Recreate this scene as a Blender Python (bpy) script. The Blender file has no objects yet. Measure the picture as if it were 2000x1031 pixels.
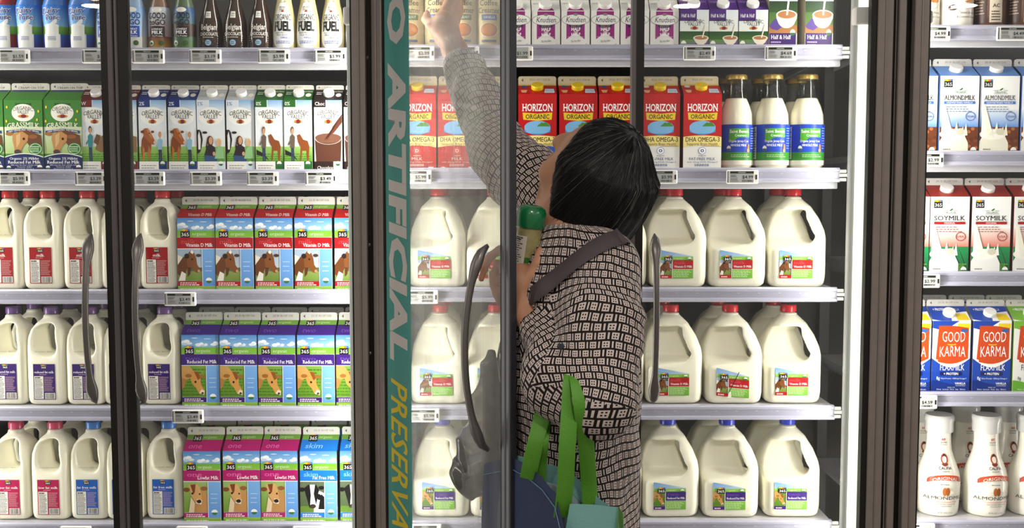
import bpy, bmesh, math, random
import numpy as np
from mathutils import Vector, Matrix
random.seed(7); np.random.seed(7)
R = math.radians
# ------------------------------------------------------------------ camera, world, exposure
SC = bpy.context.scene
COL = SC.collection
FPX, PITCH, ZC = 2080.0, R(4.2), 1.5
cam_d = bpy.data.cameras.new('camera')
cam_d.sensor_width = 36.0
cam_d.lens = FPX / 2000 * 36
cam = bpy.data.objects.new('camera', cam_d)
cam.location = (0, 0, ZC)
cam.rotation_euler = (R(90) - PITCH, 0, 0)
COL.objects.link(cam)
SC.camera = cam
world = bpy.data.worlds.new('store_ambient')
SC.world = world
world.use_nodes = True
world.node_tree.nodes['Background'].inputs[0].default_value = (1.0, 0.95, 0.88, 1)
world.node_tree.nodes['Background'].inputs[1].default_value = 0.32
SC.view_settings.view_transform = 'Standard'
SC.view_settings.look = 'None'
SC.view_settings.gamma = 1
SC.view_settings.exposure = 0.0
SC.view_settings.use_curve_mapping = False
LED_POWER = 9.4
LED_GLOW = 1.1
CEIL_POWER = 13.0

def at(px, py, Y):
    """world point at depth Y seen at photo pixel (px, py)"""
    x = (px - 1000) / FPX; y = (515.5 - py) / FPX
    dy = math.cos(PITCH) + y * math.sin(PITCH); dz = -math.sin(PITCH) + y * math.cos(PITCH)
    t = Y / dy
    return Vector((x * t, Y, ZC + dz * t))

# ------------------------------------------------------------------ colours and materials
def C(h):
    if not isinstance(h, str): return tuple(h)
    h = h.lstrip('#')
    o = []
    for i in (0, 2, 4):
        c = int(h[i:i+2], 16) / 255
        o.append(c / 12.92 if c <= .04045 else ((c + .055) / 1.055) ** 2.4)
    return tuple(o)
MATS = {}
def mat(name, col, rough=.5, metal=0, spec=.5, bump=None, emit=None, coat=0, noise=None, sss=0):
    if name in MATS: return MATS[name]
    m = bpy.data.materials.new(name); m.use_nodes = True
    nt = m.node_tree; b = nt.nodes['Principled BSDF']
    c = C(col)
    b.inputs['Base Color'].default_value = (*c, 1)
    b.inputs['Roughness'].default_value = rough
    b.inputs['Metallic'].default_value = metal
    b.inputs['Specular IOR Level'].default_value = spec
    b.inputs['Coat Weight'].default_value = coat
    if sss:
        b.inputs['Subsurface Weight'].default_value = sss
        b.inputs['Subsurface Radius'].default_value = (.02, .018, .012)
        b.inputs['Subsurface Scale'].default_value = 1
    if emit:
        b.inputs['Emission Color'].default_value = (*C(emit[0]), 1)
        b.inputs['Emission Strength'].default_value = emit[1]
    if noise:   # (scale, amount): gentle mottling of the base colour
        tc = nt.nodes.new('ShaderNodeTexCoord'); nz = nt.nodes.new('ShaderNodeTexNoise')
        nz.inputs['Scale'].default_value = noise[0]; nz.inputs['Detail'].default_value = 4
        rp = nt.nodes.new('ShaderNodeValToRGB')
        a = noise[1]
        rp.color_ramp.elements[0].position = .3; rp.color_ramp.elements[1].position = .7
        rp.color_ramp.elements[0].color = (*[max(0, x*(1-a)) for x in c], 1)
        rp.color_ramp.elements[1].color = (*[min(1, x*(1+a)) for x in c], 1)
        nt.links.new(tc.outputs['Object'], nz.inputs['Vector'])
        nt.links.new(nz.outputs['Fac'], rp.inputs['Fac'])
        nt.links.new(rp.outputs['Color'], b.inputs['Base Color'])
    if bump:
        tc = nt.nodes.new('ShaderNodeTexCoord'); nz = nt.nodes.new('ShaderNodeTexNoise')
        nz.inputs['Scale'].default_value = bump[0]; nz.inputs['Detail'].default_value = 3
        bp = nt.nodes.new('ShaderNodeBump'); bp.inputs['Strength'].default_value = bump[1]
        bp.inputs['Distance'].default_value = .002
        nt.links.new(tc.outputs['Object'], nz.inputs['Vector'])
        nt.links.new(nz.outputs['Fac'], bp.inputs['Height'])
        nt.links.new(bp.outputs['Normal'], b.inputs['Normal'])
    MATS[name] = m
    return m

def print_mat():
    """ink on board: the colour sits in the mesh's colour attribute"""
    if 'print' in MATS: return MATS['print']
    m = bpy.data.materials.new('printed_board'); m.use_nodes = True
    nt = m.node_tree; b = nt.nodes['Principled BSDF']
    a = nt.nodes.new('ShaderNodeVertexColor'); a.layer_name = 'Col'
    gm = nt.nodes.new('ShaderNodeGamma'); gm.inputs['Gamma'].default_value = 1.22      # inks print a little deeper than their swatches
    nt.links.new(a.outputs['Color'], gm.inputs['Color']); nt.links.new(gm.outputs['Color'], b.inputs['Base Color'])
    b.inputs['Roughness'].default_value = .38
    b.inputs['Specular IOR Level'].default_value = .35
    MATS['print'] = m
    return m

def glass_mat(name, haze=0.0, tint=(1, 1, 1), rough=0.0):
    if name in MATS: return MATS[name]
    m = bpy.data.materials.new(name); m.use_nodes = True
    nt = m.node_tree; nt.nodes.clear()
    out = nt.nodes.new('ShaderNodeOutputMaterial')
    tr = nt.nodes.new('ShaderNodeBsdfTransparent'); tr.inputs[0].default_value = (*tint, 1)
    gl = nt.nodes.new('ShaderNodeBsdfGlossy'); gl.inputs['Roughness'].default_value = rough
    lw = nt.nodes.new('ShaderNodeLayerWeight'); lw.inputs['Blend'].default_value = .5
    pw = nt.nodes.new('ShaderNodeMath'); pw.operation = 'POWER'; pw.inputs[1].default_value = 4.2
    fr = nt.nodes.new('ShaderNodeMath'); fr.operation = 'MULTIPLY_ADD'; fr.inputs[1].default_value = .9; fr.inputs[2].default_value = .035
    nt.links.new(lw.outputs['Facing'], pw.inputs[0]); nt.links.new(pw.outputs[0], fr.inputs[0])
    mx = nt.nodes.new('ShaderNodeMixShader')
    nt.links.new(fr.outputs[0], mx.inputs[0]); nt.links.new(tr.outputs[0], mx.inputs[1]); nt.links.new(gl.outputs[0], mx.inputs[2])
    last = mx
    if haze:
        df = nt.nodes.new('ShaderNodeBsdfDiffuse'); df.inputs[0].default_value = (.95, .95, .92, 1)
        tl = nt.nodes.new('ShaderNodeBsdfTranslucent'); tl.inputs[0].default_value = (.95, .95, .92, 1)
        ad = nt.nodes.new('ShaderNodeMixShader'); ad.inputs[0].default_value = .6
        nt.links.new(df.outputs[0], ad.inputs[1]); nt.links.new(tl.outputs[0], ad.inputs[2])
        # streaky condensation, its white haze also standing in for reflected store light
        tc = nt.nodes.new('ShaderNodeTexCoord'); mp = nt.nodes.new('ShaderNodeMapping')
        mp.inputs['Scale'].default_value = (14, 14, 1.6)
        nz = nt.nodes.new('ShaderNodeTexNoise'); nz.inputs['Scale'].default_value = 1.3; nz.inputs['Detail'].default_value = 3
        mr = nt.nodes.new('ShaderNodeMapRange')
        mr.inputs['From Min'].default_value = .3; mr.inputs['From Max'].default_value = .75
        mr.inputs['To Min'].default_value = haze * .55; mr.inputs['To Max'].default_value = haze * 1.5
        nt.links.new(tc.outputs['Object'], mp.inputs['Vector']); nt.links.new(mp.outputs[0], nz.inputs['Vector'])
        nt.links.new(nz.outputs['Fac'], mr.inputs['Value'])
        m2 = nt.nodes.new('ShaderNodeMixShader')
        nt.links.new(mr.outputs[0], m2.inputs[0]); nt.links.new(last.outputs[0], m2.inputs[1]); nt.links.new(ad.outputs[0], m2.inputs[2])
        last = m2
    nt.links.new(last.outputs[0], out.inputs['Surface'])
    MATS[name] = m
    return m

# ------------------------------------------------------------------ mesh helpers
class MB:
    def __init__(s): s.v = []; s.f = []; s.c = []; s.n = 0
    def add(s, verts, faces, col=(.8, .8, .8)):
        verts = np.asarray(verts, float).reshape(-1, 3); b = s.n
        s.v.append(verts); s.n += len(verts)
        percorner = isinstance(col, np.ndarray) and col.ndim == 2
        for f in faces:
            s.f.append([b + i for i in f])
            s.c.append([tuple(col[i]) for i in f] if percorner else [tuple(col)] * len(f))
        return s
    def box(s, x0, x1, y0, y1, z0, z1, col=(.8, .8, .8)):
        v = [(x, y, z) for x in (x0, x1) for y in (y0, y1) for z in (z0, z1)]
        return s.add(v, [(0, 1, 3, 2), (4, 6, 7, 5), (0, 4, 5, 1), (2, 3, 7, 6), (0, 2, 6, 4), (1, 5, 7, 3)], col)
    def cbox(s, x0, x1, y0, y1, z0, z1, c=.003, col=(.8, .8, .8)):
        """box with all edges chamfered by c"""
        bm = bmesh.new(); bmesh.ops.create_cube(bm, size=1)
        for v in bm.verts:
            v.co = Vector(((x0+x1)/2 + v.co.x*(x1-x0), (y0+y1)/2 + v.co.y*(y1-y0), (z0+z1)/2 + v.co.z*(z1-z0)))
        bmesh.ops.bevel(bm, geom=bm.edges[:] , offset=c, segments=1, affect='EDGES', clamp_overlap=True)
        return s.addbm(bm, col)
    def addbm(s, bm, col=(.8, .8, .8)):
        bm.verts.ensure_lookup_table(); bm.verts.index_update()
        s.add([tuple(v.co) for v in bm.verts], [[v.index for v in f.verts] for f in bm.faces], col); bm.free(); return s
    def prism(s, prof, x0, x1, col=(.8, .8, .8)):
        """profile of (y, z) points extruded along x"""
        n = len(prof)
        v = [(x0, y, z) for y, z in prof] + [(x1, y, z) for y, z in prof]
        f = [(i, (i+1) % n, n+(i+1) % n, n+i) for i in range(n)] + [tuple(range(n))[::-1], tuple(range(n, 2*n))]
        return s.add(v, f, col)
    def lathe(s, prof, n=28, col=(.8, .8, .8), capb=True, capt=True):
        v = []; f = []
        for r, z in prof:
            for i in range(n):
                a = 2*math.pi*i/n; v.append((r*math.cos(a), r*math.sin(a), z))
        for k in range(len(prof)-1):
            for i in range(n):
                j = (i+1) % n; f.append((k*n+i, k*n+j, (k+1)*n+j, (k+1)*n+i))
        if capb: f.append(tuple(range(n))[::-1])
        if capt: f.append(tuple(range((len(prof)-1)*n, len(prof)*n)))
        return s.add(v, f, col)
    def tube(s, pts, rx, ry=None, n=12, side=(1, 0, 0), col=(.8, .8, .8), power=2.0):
        """sweep an ellipse along pts; rx is measured along `side`"""
        pts = [Vector(p) for p in pts]; m = len(pts)
        rx = [rx]*m if not hasattr(rx, '__len__') else rx
        ry = rx if ry is None else ([ry]*m if not hasattr(ry, '__len__') else ry)
        sides = side if hasattr(side[0], '__len__') else [side]*m
        v = []; f = []
        for k, p in enumerate(pts):
            t = (pts[min(k+1, m-1)] - pts[max(k-1, 0)]).normalized()
            sd = Vector(sides[k]); sd = (sd - t*sd.dot(t)).normalized(); up = t.cross(sd)
            for i in range(n):
                a = 2*math.pi*i/n; ca, sa = math.cos(a), math.sin(a)
                ca = math.copysign(abs(ca)**(2/power), ca); sa = math.copysign(abs(sa)**(2/power), sa)
                v.append(p + sd*(rx[k]*ca) + up*(ry[k]*sa))
        for k in range(m-1):
            for i in range(n):
                j = (i+1) % n; f.append((k*n+i, k*n+j, (k+1)*n+j, (k+1)*n+i))
        f.append(tuple(range(n))[::-1]); f.append(tuple(range((m-1)*n, m*n)))
        return s.add([tuple(x) for x in v], f, col)
    def mesh(s, name, smooth=False, angle=None):
        me = bpy.data.meshes.new(name)
        V = np.concatenate(s.v) if s.v else np.zeros((0, 3))
        me.from_pydata(V.tolist(), [], s.f)
        at_ = me.color_attributes.new('Col', 'FLOAT_COLOR', 'CORNER')
        flat = np.ones((len(me.loops), 4), np.float32)
        flat[:, :3] = np.array([c for fc in s.c for c in fc], np.float32).reshape(-1, 3)
        at_.data.foreach_set('color', flat.ravel())
        if smooth:
            me.polygons.foreach_set('use_smooth', [True]*len(me.polygons))
            if angle: me.set_sharp_from_angle(angle=R(angle))
        me.update()
        return me

def obj(name, me, material, parent=None, link=True):
    o = bpy.data.objects.new(name, me)
    if me is not None and material is not None:
        if len(me.materials) == 0: me.materials.append(material)
    if link: COL.objects.link(o)
    if parent is not None: o.parent = parent
    return o
def empty(name, loc=(0, 0, 0), rz=0, link=True):
    o = bpy.data.objects.new(name, None); o.location = loc; o.rotation_euler = (0, 0, rz)
    o.empty_display_size = .05
    if link: COL.objects.link(o)
    return o
def tag(o, label=None, cat=None, group=None, kind=None):
    if label: o['label'] = label
    if cat: o['category'] = cat
    if group: o['group'] = group
    if kind: o['kind'] = kind
    return o

# ------------------------------------------------------------------ lettering: built-in font turned into flat meshes
TXT = {}
def text2d(s, bold=0.0, serif=False, shear=0.0):
    key = (s, bold, serif, shear)
    if key in TXT: return TXT[key]
    c = bpy.data.curves.new('t', 'FONT'); c.body = s; c.resolution_u = 2; wide = bold > 0 and any(ch in s for ch in 'MWw'); c.offset = 0 if wide else bold; c.fill_mode = 'FRONT'
    o = bpy.data.objects.new('t', c)
    m = o.to_mesh()
    n = len(m.vertices); v = np.zeros(n*3); m.vertices.foreach_get('co', v); v = v.reshape(-1, 3)[:, :2].copy()
    faces = [tuple(p.vertices) for p in m.polygons]
    n0 = n
    if serif:
        cnt = {}
        for f in faces:
            for i in range(len(f)):
                e = tuple(sorted((f[i], f[(i+1) % len(f)]))); cnt[e] = cnt.get(e, 0) + 1
        ext = []
        for (a, b), k in cnt.items():
            if k != 1: continue
            A, B = v[a], v[b]
            if abs(A[1]-B[1]) < .004 and .03 < abs(A[0]-B[0]) < .24:
                y = A[1]; x0, x1 = sorted((A[0], B[0]))
                if abs(y + bold) < .03: ext.append((x0-.06, x1+.06, y, y+.05))
                elif abs(y-.70) < .06 or abs(y-.525) < .04 or abs(y-.735) < .05: ext.append((x0-.06, x1+.06, y-.05, y))
        n0 = len(v)
        for x0, x1, y0, y1 in ext:
            k = len(v); v = np.vstack([v, [[x0, y0], [x1, y0], [x1, y1], [x0, y1]]]); faces.append((k, k+1, k+2, k+3))
    lift = np.zeros(len(v)); lift[n0:] = .3
    if wide:      # heavier strokes for letters the font offset would clog
        k = len(v); v = np.vstack([v+[-bold, 0], v+[bold, 0]]); faces = faces + [tuple(i+k for i in f) for f in faces]; lift = np.concatenate([lift, lift+.55])
    o.to_mesh_clear(); bpy.data.objects.remove(o); bpy.data.curves.remove(c)
    if shear: v[:, 0] += v[:, 1]*shear
    if len(v):
        v[:, 0] -= v[:, 0].min(); w = v[:, 0].max(); v[:, 0] /= max(w, 1e-6)
    v[:, 1] /= .70
    TXT[key] = (v, faces, lift)
    return TXT[key]

class Art:
    """flat print composed of layered shapes in a 0..1 box, later laid on a face"""
    def __init__(s, nx=1, ny=1): s.L = []; s.nx = nx; s.ny = ny; s.step = .00007 if ny == 1 else .00016; s.box = (0, 0, 1, 1); s.k = 0; s.stack = []
    def push(s, u0, v0, u1, v1):
        a, b, c, d = s.box; s.stack.append(s.box)
        s.box = (a+u0*(c-a), b+v0*(d-b), a+u1*(c-a), b+v1*(d-b)); return s
    def pop(s): s.box = s.stack.pop(); return s
    def raw(s, v, f, col, lift=0.0):
        v = np.array(v, float).reshape(-1, 2); a, b, c, d = s.box
        v = v*np.array([c-a, d-b]) + np.array([a, b])
        s.k += 1; s.L.append((v, f, col, s.k+lift)); return s
    def rect(s, u0, v0, u1, v1, col, top=None):
        n = max(1, math.ceil(s.nx*abs(u1-u0))) if s.nx > 1 else 1; us = np.linspace(u0, u1, n+1)
        return s.strip(us, [v0]*(n+1), [v1]*(n+1), col, top)
    def strip(s, us, lo, hi, col, top=None):
        """area between two curves, safe on round bottles"""
        us, lo, hi = np.asarray(us, float), np.asarray(lo, float), np.asarray(hi, float)
        n = len(us); m = max(1, math.ceil(s.ny*float(np.max(np.abs(hi-lo)))*(s.box[3]-s.box[1]))) if s.ny > 1 else 1
        c0, c1 = np.array(C(col)), np.array(C(top) if top else C(col)); v = []; cc = []
        for j in range(m+1):
            t = j/m; v += list(zip(us, lo+(hi-lo)*t)); cc += [c0+(c1-c0)*t]*n
        return s.raw(v, [(j*n+i, j*n+i+1, (j+1)*n+i+1, (j+1)*n+i) for j in range(m) for i in range(n-1)], np.array(cc))
    def ell(s, cu, cv, ru, rv, col, n=None):
        n = n or 14
        t = np.linspace(math.pi, 0, n+1); us = cu + ru*np.cos(t); h = rv*np.sin(t)
        return s.strip(us, cv-h, cv+h, col)
    def ring(s, cu, cv, ru, rv, w, col, n=24):
        v = []; 
        for i in range(n):
            a = 2*math.pi*i/n; v.append((cu+ru*math.cos(a), cv+rv*math.sin(a)))
        for i in range(n):
            a = 2*math.pi*i/n; v.append((cu+ru*(1-w)*math.cos(a), cv+rv*(1-w)*math.sin(a)))
        return s.raw(v, [(i, (i+1) % n, n+(i+1) % n, n+i) for i in range(n)], np.array([C(col)]*(2*n)))
    def poly(s, pts, col):
        return s.raw(pts, [tuple(range(len(pts)))], np.array([C(col)]*len(pts)))
    def text(s, t, u0, u1, v, h, col, bold=0.0, serif=False, shear=0.0, arch=0.0, slope=0.0):
        p, f, lift = text2d(t, bold, serif, shear)
        q = p.copy(); tt = q[:, 0].copy()
        q[:, 0] = u0 + tt*(u1-u0); q[:, 1] = v + q[:, 1]*h - arch*(2*tt-1)**2 + slope*tt
        return s.raw(q, f, np.array([C(col)]*len(q)), lift)
    def lines(s, u0, v0, u1, v1, n, col, fill=.45, seed=1, gap=.1):
        """rows of tiny unreadable small print"""
        rd = random.Random(seed)
        vs = []; fs = []
        dv = (v1-v0)/n
        for i in range(n):
            y = v0 + i*dv; u = u0
            end = u1 - (u1-u0)*rd.random()*.25
            while u < end:
                w = (u1-u0)*(.06+.12*rd.random()); e = min(u+w, end)
                k = len(vs); vs += [(u, y), (e, y), (e, y+dv*fill), (u, y+dv*fill)]; fs.append((k, k+1, k+2, k+3)); u = e + (u1-u0)*.03
        return s.raw(vs, fs, np.array([C(col)]*len(vs)))
    def bars(s, u0, v0, u1, v1, n, col='#222222', seed=3):
        rd = random.Random(seed); vs = []; fs = []
        du = (u1-u0)/n
        for i in range(n):
            w = du*(.25+.5*rd.random()); u = u0+i*du; k = len(vs)
            vs += [(u, v0), (u+w, v0), (u+w, v1), (u, v1)]; fs.append((k, k+1, k+2, k+3))
        return s.raw(vs, fs, np.array([C(col)]*len(vs)))
    def to(s, mb, fn):
        for v, f, col, k in s.L: mb.add(fn(v[:, 0], v[:, 1], k*s.step), f, col)

def flat_map(x0, x1, y, z0, z1):
    return lambda u, v, d: np.stack([x0+u*(x1-x0), np.full_like(u, y)-d-.0002, z0+v*(z1-z0)], 1)
def roof_map(W, D, H, Rr):
    sl = np.array([0, D/2, Rr]); nrm = np.array([0, -Rr, D/2]); nrm = nrm/np.linalg.norm(nrm)
    def fn(u, v, d):
        p = np.stack([(u-.5)*W, np.full_like(u, -D/2), np.full_like(u, H)], 1) + v[:, None]*sl
        return p + nrm*(np.broadcast_to(d, u.shape)[:, None]+.0002)
    return fn
def wrap_map(prof, z0, z1, span):
    rs = np.array([p[0] for p in prof]); zs = np.array([p[1] for p in prof])
    def fn(u, v, d):
        z = z0+v*(z1-z0); r = np.interp(z, zs, rs)+d+.0006; a = (u-.5)*span
        return np.stack([r*np.sin(a), -r*np.cos(a), z], 1)
    return fn

# ------------------------------------------------------------------ prototypes and copies
class P:
    """a prototype: an object that is not in the scene, with its parts"""
    def __init__(s, name, me, material): s.o = obj(name, me, material, link=False); s.kids = []
    def part(s, name, me, material, label=None):
        k = P(name, me, material); s.kids.append(k)
        if label: k.o['label'] = label
        return k
    def spawn(s, loc, rz=0, parent=None):
        c = s.o.copy(); COL.objects.link(c); c.name = s.o.name
        if parent is not None: c.parent = parent
        else: c.location = loc; c.rotation_euler = (0, 0, rz)
        for k in s.kids: k.spawn(None, 0, c)
        return c
    def drop(s):
        for k in s.kids: k.drop()
        bpy.data.objects.remove(s.o)

# ------------------------------------------------------------------ implicit surfaces (for jugs, body, clothing)
def surface_nets(F, org, h):
    S = F < 0
    cs = np.zeros(tuple(n-1 for n in F.shape), np.uint8)
    for dx in (0, 1):
        for dy in (0, 1):
            for dz in (0, 1):
                cs += S[dx:F.shape[0]-1+dx, dy:F.shape[1]-1+dy, dz:F.shape[2]-1+dz]
    act = np.argwhere((cs > 0) & (cs < 8))
    idx = np.full(cs.shape, -1, np.int32); idx[act[:, 0], act[:, 1], act[:, 2]] = np.arange(len(act))
    cr = [(i >> 2 & 1, i >> 1 & 1, i & 1) for i in range(8)]
    val = np.stack([F[act[:, 0]+a, act[:, 1]+b, act[:, 2]+c] for a, b, c in cr], 1)
    acc = np.zeros((len(act), 3)); num = np.zeros(len(act))
    for i in range(8):
        for j in range(i+1, 8):
            if bin(i ^ j).count('1') != 1: continue
            a, b = val[:, i], val[:, j]; m = (a < 0) != (b < 0)
            t = np.where(m, a/np.where(m, a-b, 1), 0)
            p = np.array(cr[i]) + t[:, None]*(np.array(cr[j])-np.array(cr[i]))
            acc += np.where(m[:, None], p, 0); num += m
    V = (act + acc/num[:, None])*h + np.array(org)
    Q = []
    for ax in range(3):
        o1, o2 = [(1, 2), (2, 0), (0, 1)][ax]
        sl0 = [slice(None)]*3; sl1 = [slice(None)]*3
        sl0[ax] = slice(0, -1); sl1[ax] = slice(1, None)
        a = S[tuple(sl0)]; b = S[tuple(sl1)]
        e = np.argwhere(a != b)
        e = e[(e[:, o1] > 0) & (e[:, o2] > 0) & (e[:, o1] < F.shape[o1]-1) & (e[:, o2] < F.shape[o2]-1)]
        d1 = np.zeros(3, int); d1[o1] = 1; d2 = np.zeros(3, int); d2[o2] = 1
        g = lambda q: idx[q[:, 0], q[:, 1], q[:, 2]]
        q = np.stack([g(e-d1-d2), g(e-d2), g(e), g(e-d1)], 1)
        flip = ~S[e[:, 0], e[:, 1], e[:, 2]]
        q[flip] = q[flip][:, ::-1]
        Q.append(q)
    Q = np.concatenate(Q); Q = Q[(Q >= 0).all(1)]
    return V, Q
def np_mesh(name, V, Q, smooth=True):
    me = bpy.data.meshes.new(name)
    me.vertices.add(len(V)); me.vertices.foreach_set('co', np.asarray(V, np.float32).ravel())
    me.loops.add(len(Q)*4); me.loops.foreach_set('vertex_index', np.asarray(Q, np.int32).ravel())
    me.polygons.add(len(Q)); me.polygons.foreach_set('loop_start', np.arange(0, len(Q)*4, 4, dtype=np.int32))
    me.update(calc_edges=True); me.validate()
    if smooth: me.polygons.foreach_set('use_smooth', [True]*len(me.polygons))
    return me
def relax(V, Q, it=2, lam=.5):
    for _ in range(it):
        acc = np.zeros_like(V); n = np.zeros(len(V))
        for i in range(4):
            a, b = Q[:, i], Q[:, (i+1) % 4]
            np.add.at(acc, a, V[b]); np.add.at(n, a, 1); np.add.at(acc, b, V[a]); np.add.at(n, b, 1)
        V = V + lam*(acc/np.maximum(n, 1)[:, None]-V)
    return V
def smin(a, b, k):
    if k <= 0: return np.minimum(a, b)
    hh = np.clip(.5+.5*(b-a)/k, 0, 1); return b*(1-hh)+a*hh-k*hh*(1-hh)
def smax(a, b, k): return -smin(-a, -b, k)
class Field:
    """implicit volume built up from primitives, each evaluated only near itself"""
    def __init__(s, lo, hi, h):
        s.h = h; s.lo = np.array(lo, float); n = np.ceil((np.array(hi)-s.lo)/h).astype(int)+1
        s.F = np.full(tuple(n), .05, np.float32)
        s.ax = [s.lo[i]+h*np.arange(n[i]) for i in range(3)]
    def blk(s, lo, hi, m=.04):
        i0 = [max(0, int((lo[i]-m-s.lo[i])/s.h)) for i in range(3)]; i1 = [min(s.F.shape[i], int((hi[i]+m-s.lo[i])/s.h)+2) for i in range(3)]
        sl = tuple(slice(a, max(a, b)) for a, b in zip(i0, i1))
        X, Y, Z = np.meshgrid(s.ax[0][sl[0]], s.ax[1][sl[1]], s.ax[2][sl[2]], indexing='ij')
        return sl, X, Y, Z
    def put(s, sl, f, k):
        if s.F[sl].size: s.F[sl] = smin(s.F[sl], np.minimum(f, .05), k)
    def cut(s, sl, f, k):
        if s.F[sl].size: s.F[sl] = smax(s.F[sl], -f, k)
    def cone(s, a, b, ra, rb, k=.01, cut=False):
        a = np.array(a, float); b = np.array(b, float); r = max(ra, rb)
        sl, X, Y, Z = s.blk(np.minimum(a, b)-r, np.maximum(a, b)+r)
        d = b-a; L = max((d*d).sum(), 1e-9)
        t = np.clip(((X-a[0])*d[0]+(Y-a[1])*d[1]+(Z-a[2])*d[2])/L, 0, 1)
        f = np.sqrt((X-a[0]-t*d[0])**2+(Y-a[1]-t*d[1])**2+(Z-a[2]-t*d[2])**2) - (ra+t*(rb-ra))
        (s.cut if cut else s.put)(sl, f, k)
    def chain(s, pts, rs, k=.006):
        for i in range(len(pts)-1): s.cone(pts[i], pts[i+1], rs[i], rs[i+1], k)
    def ell(s, c, r, M=None, k=.01, cut=False):
        c = np.array(c, float); r = np.array(r, float); m = r.max()
        sl, X, Y, Z = s.blk(c-m, c+m)
        p = np.stack([X-c[0], Y-c[1], Z-c[2]], -1)
        if M is not None: p = p @ np.array(M).T          # rows of M are the local axes
        q = np.sqrt(((p/r)**2).sum(-1)); f = (q-1)*r.min()
        (s.cut if cut else s.put)(sl, f, k)
    def sample(s, p):
        p = np.asarray(p, float); g = (p-s.lo)/s.h; i = np.floor(g).astype(int)
        i = np.clip(i, 0, np.array(s.F.shape)-2); t = np.clip(g-i, 0, 1); out = 0
        for a in (0, 1):
            for b in (0, 1):
                for c in (0, 1):
                    w = (t[..., 0] if a else 1-t[..., 0])*(t[..., 1] if b else 1-t[..., 1])*(t[..., 2] if c else 1-t[..., 2])
                    out = out + w*s.F[i[..., 0]+a, i[..., 1]+b, i[..., 2]+c]
        return out
    def mesh(s, name, it=1):
        V, Q = surface_nets(s.F, s.lo, s.h)
        if it: V = relax(V, Q, it)
        return np_mesh(name, V, Q), V, Q
# ------------------------------------------------------------------ the cooler: floor, walls, shelves, doors
YP, YD = 2.70, 2.50                    # product fronts, door plane
M_ALU = mat('bronze_aluminium', '#867b76', .42, .2, .4, noise=(30, .05))
M_ALU2 = mat('bronze_aluminium_dark', '#5c5556', .4, .25, .4)
M_BLACK = mat('black_gasket', '#17130f', .45, 0, .3)
M_DARK = mat('dark_interior', '#55524e', .6, noise=(4, .15))
M_RAIL = mat('lilac_clear_plastic', '#a9a8b9', .22, 0, .5, noise=(9, .05))
M_SHELF = mat('white_steel', '#bdbcc0', .4)
M_HANDLE = mat('handle_bronze', '#6b6563', .33, .55, .5)
M_WHITEP = mat('white_plastic', '#eceae6', .35)
MULL = [-1.556, -.332, .892, 2.116]

def struct(name, mb, m, parent=None, smooth=False):
    o = obj(name, mb.mesh(name, smooth, 35 if smooth else None), m, parent)
    if parent is None: o['kind'] = 'structure'
    return o
struct('floor', MB().box(-3.2, 3.6, -3.5, 3.6, -.05, 0), mat('store_floor', '#8a8680', .35, noise=(2, .12)))
struct('wall_back', MB().box(-1.6, 2.2, 3.42, 3.47, 0, 2.6), M_DARK)
struct('wall_left', MB().box(-1.66, -1.6, 2.56, 3.47, 0, 2.6), M_DARK)
struct('wall_right', MB().box(2.17, 2.23, 2.56, 3.47, 0, 2.6), M_DARK)
struct('wall_canopy', MB().cbox(-1.66, 2.23, 2.46, 3.47, 2.5, 3.0, .01), mat('canopy_grey', '#4a4644', .5))
struct('baseboard_front', MB().cbox(-1.66, 2.23, 2.50, 2.60, 0, .2, .006), M_ALU2)
for i, x in enumerate(MULL):
    t = struct('trim_%d' % (i+1), MB().box(x-.026, x+.05, YD+.028, YD+.048, .2, 2.5), M_BLACK)
    struct('cover_strip', MB().cbox(x+.006, x+.024, YD+.004, YD+.028, .2, 2.5, .002), M_ALU, t)
    for z in (.62, 1.1, 1.36, 1.8):
        sc = MB(); sc.lathe([(.004, 0), (.004, .002), (.002, .003)], 10)
        o = obj('screw', sc.mesh('screw'), mat('screw_steel', '#8a8785', .3, .8), t)
        o.location = (x-.008, YD+.028, z); o.rotation_euler = (R(90), 0, 0)

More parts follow.
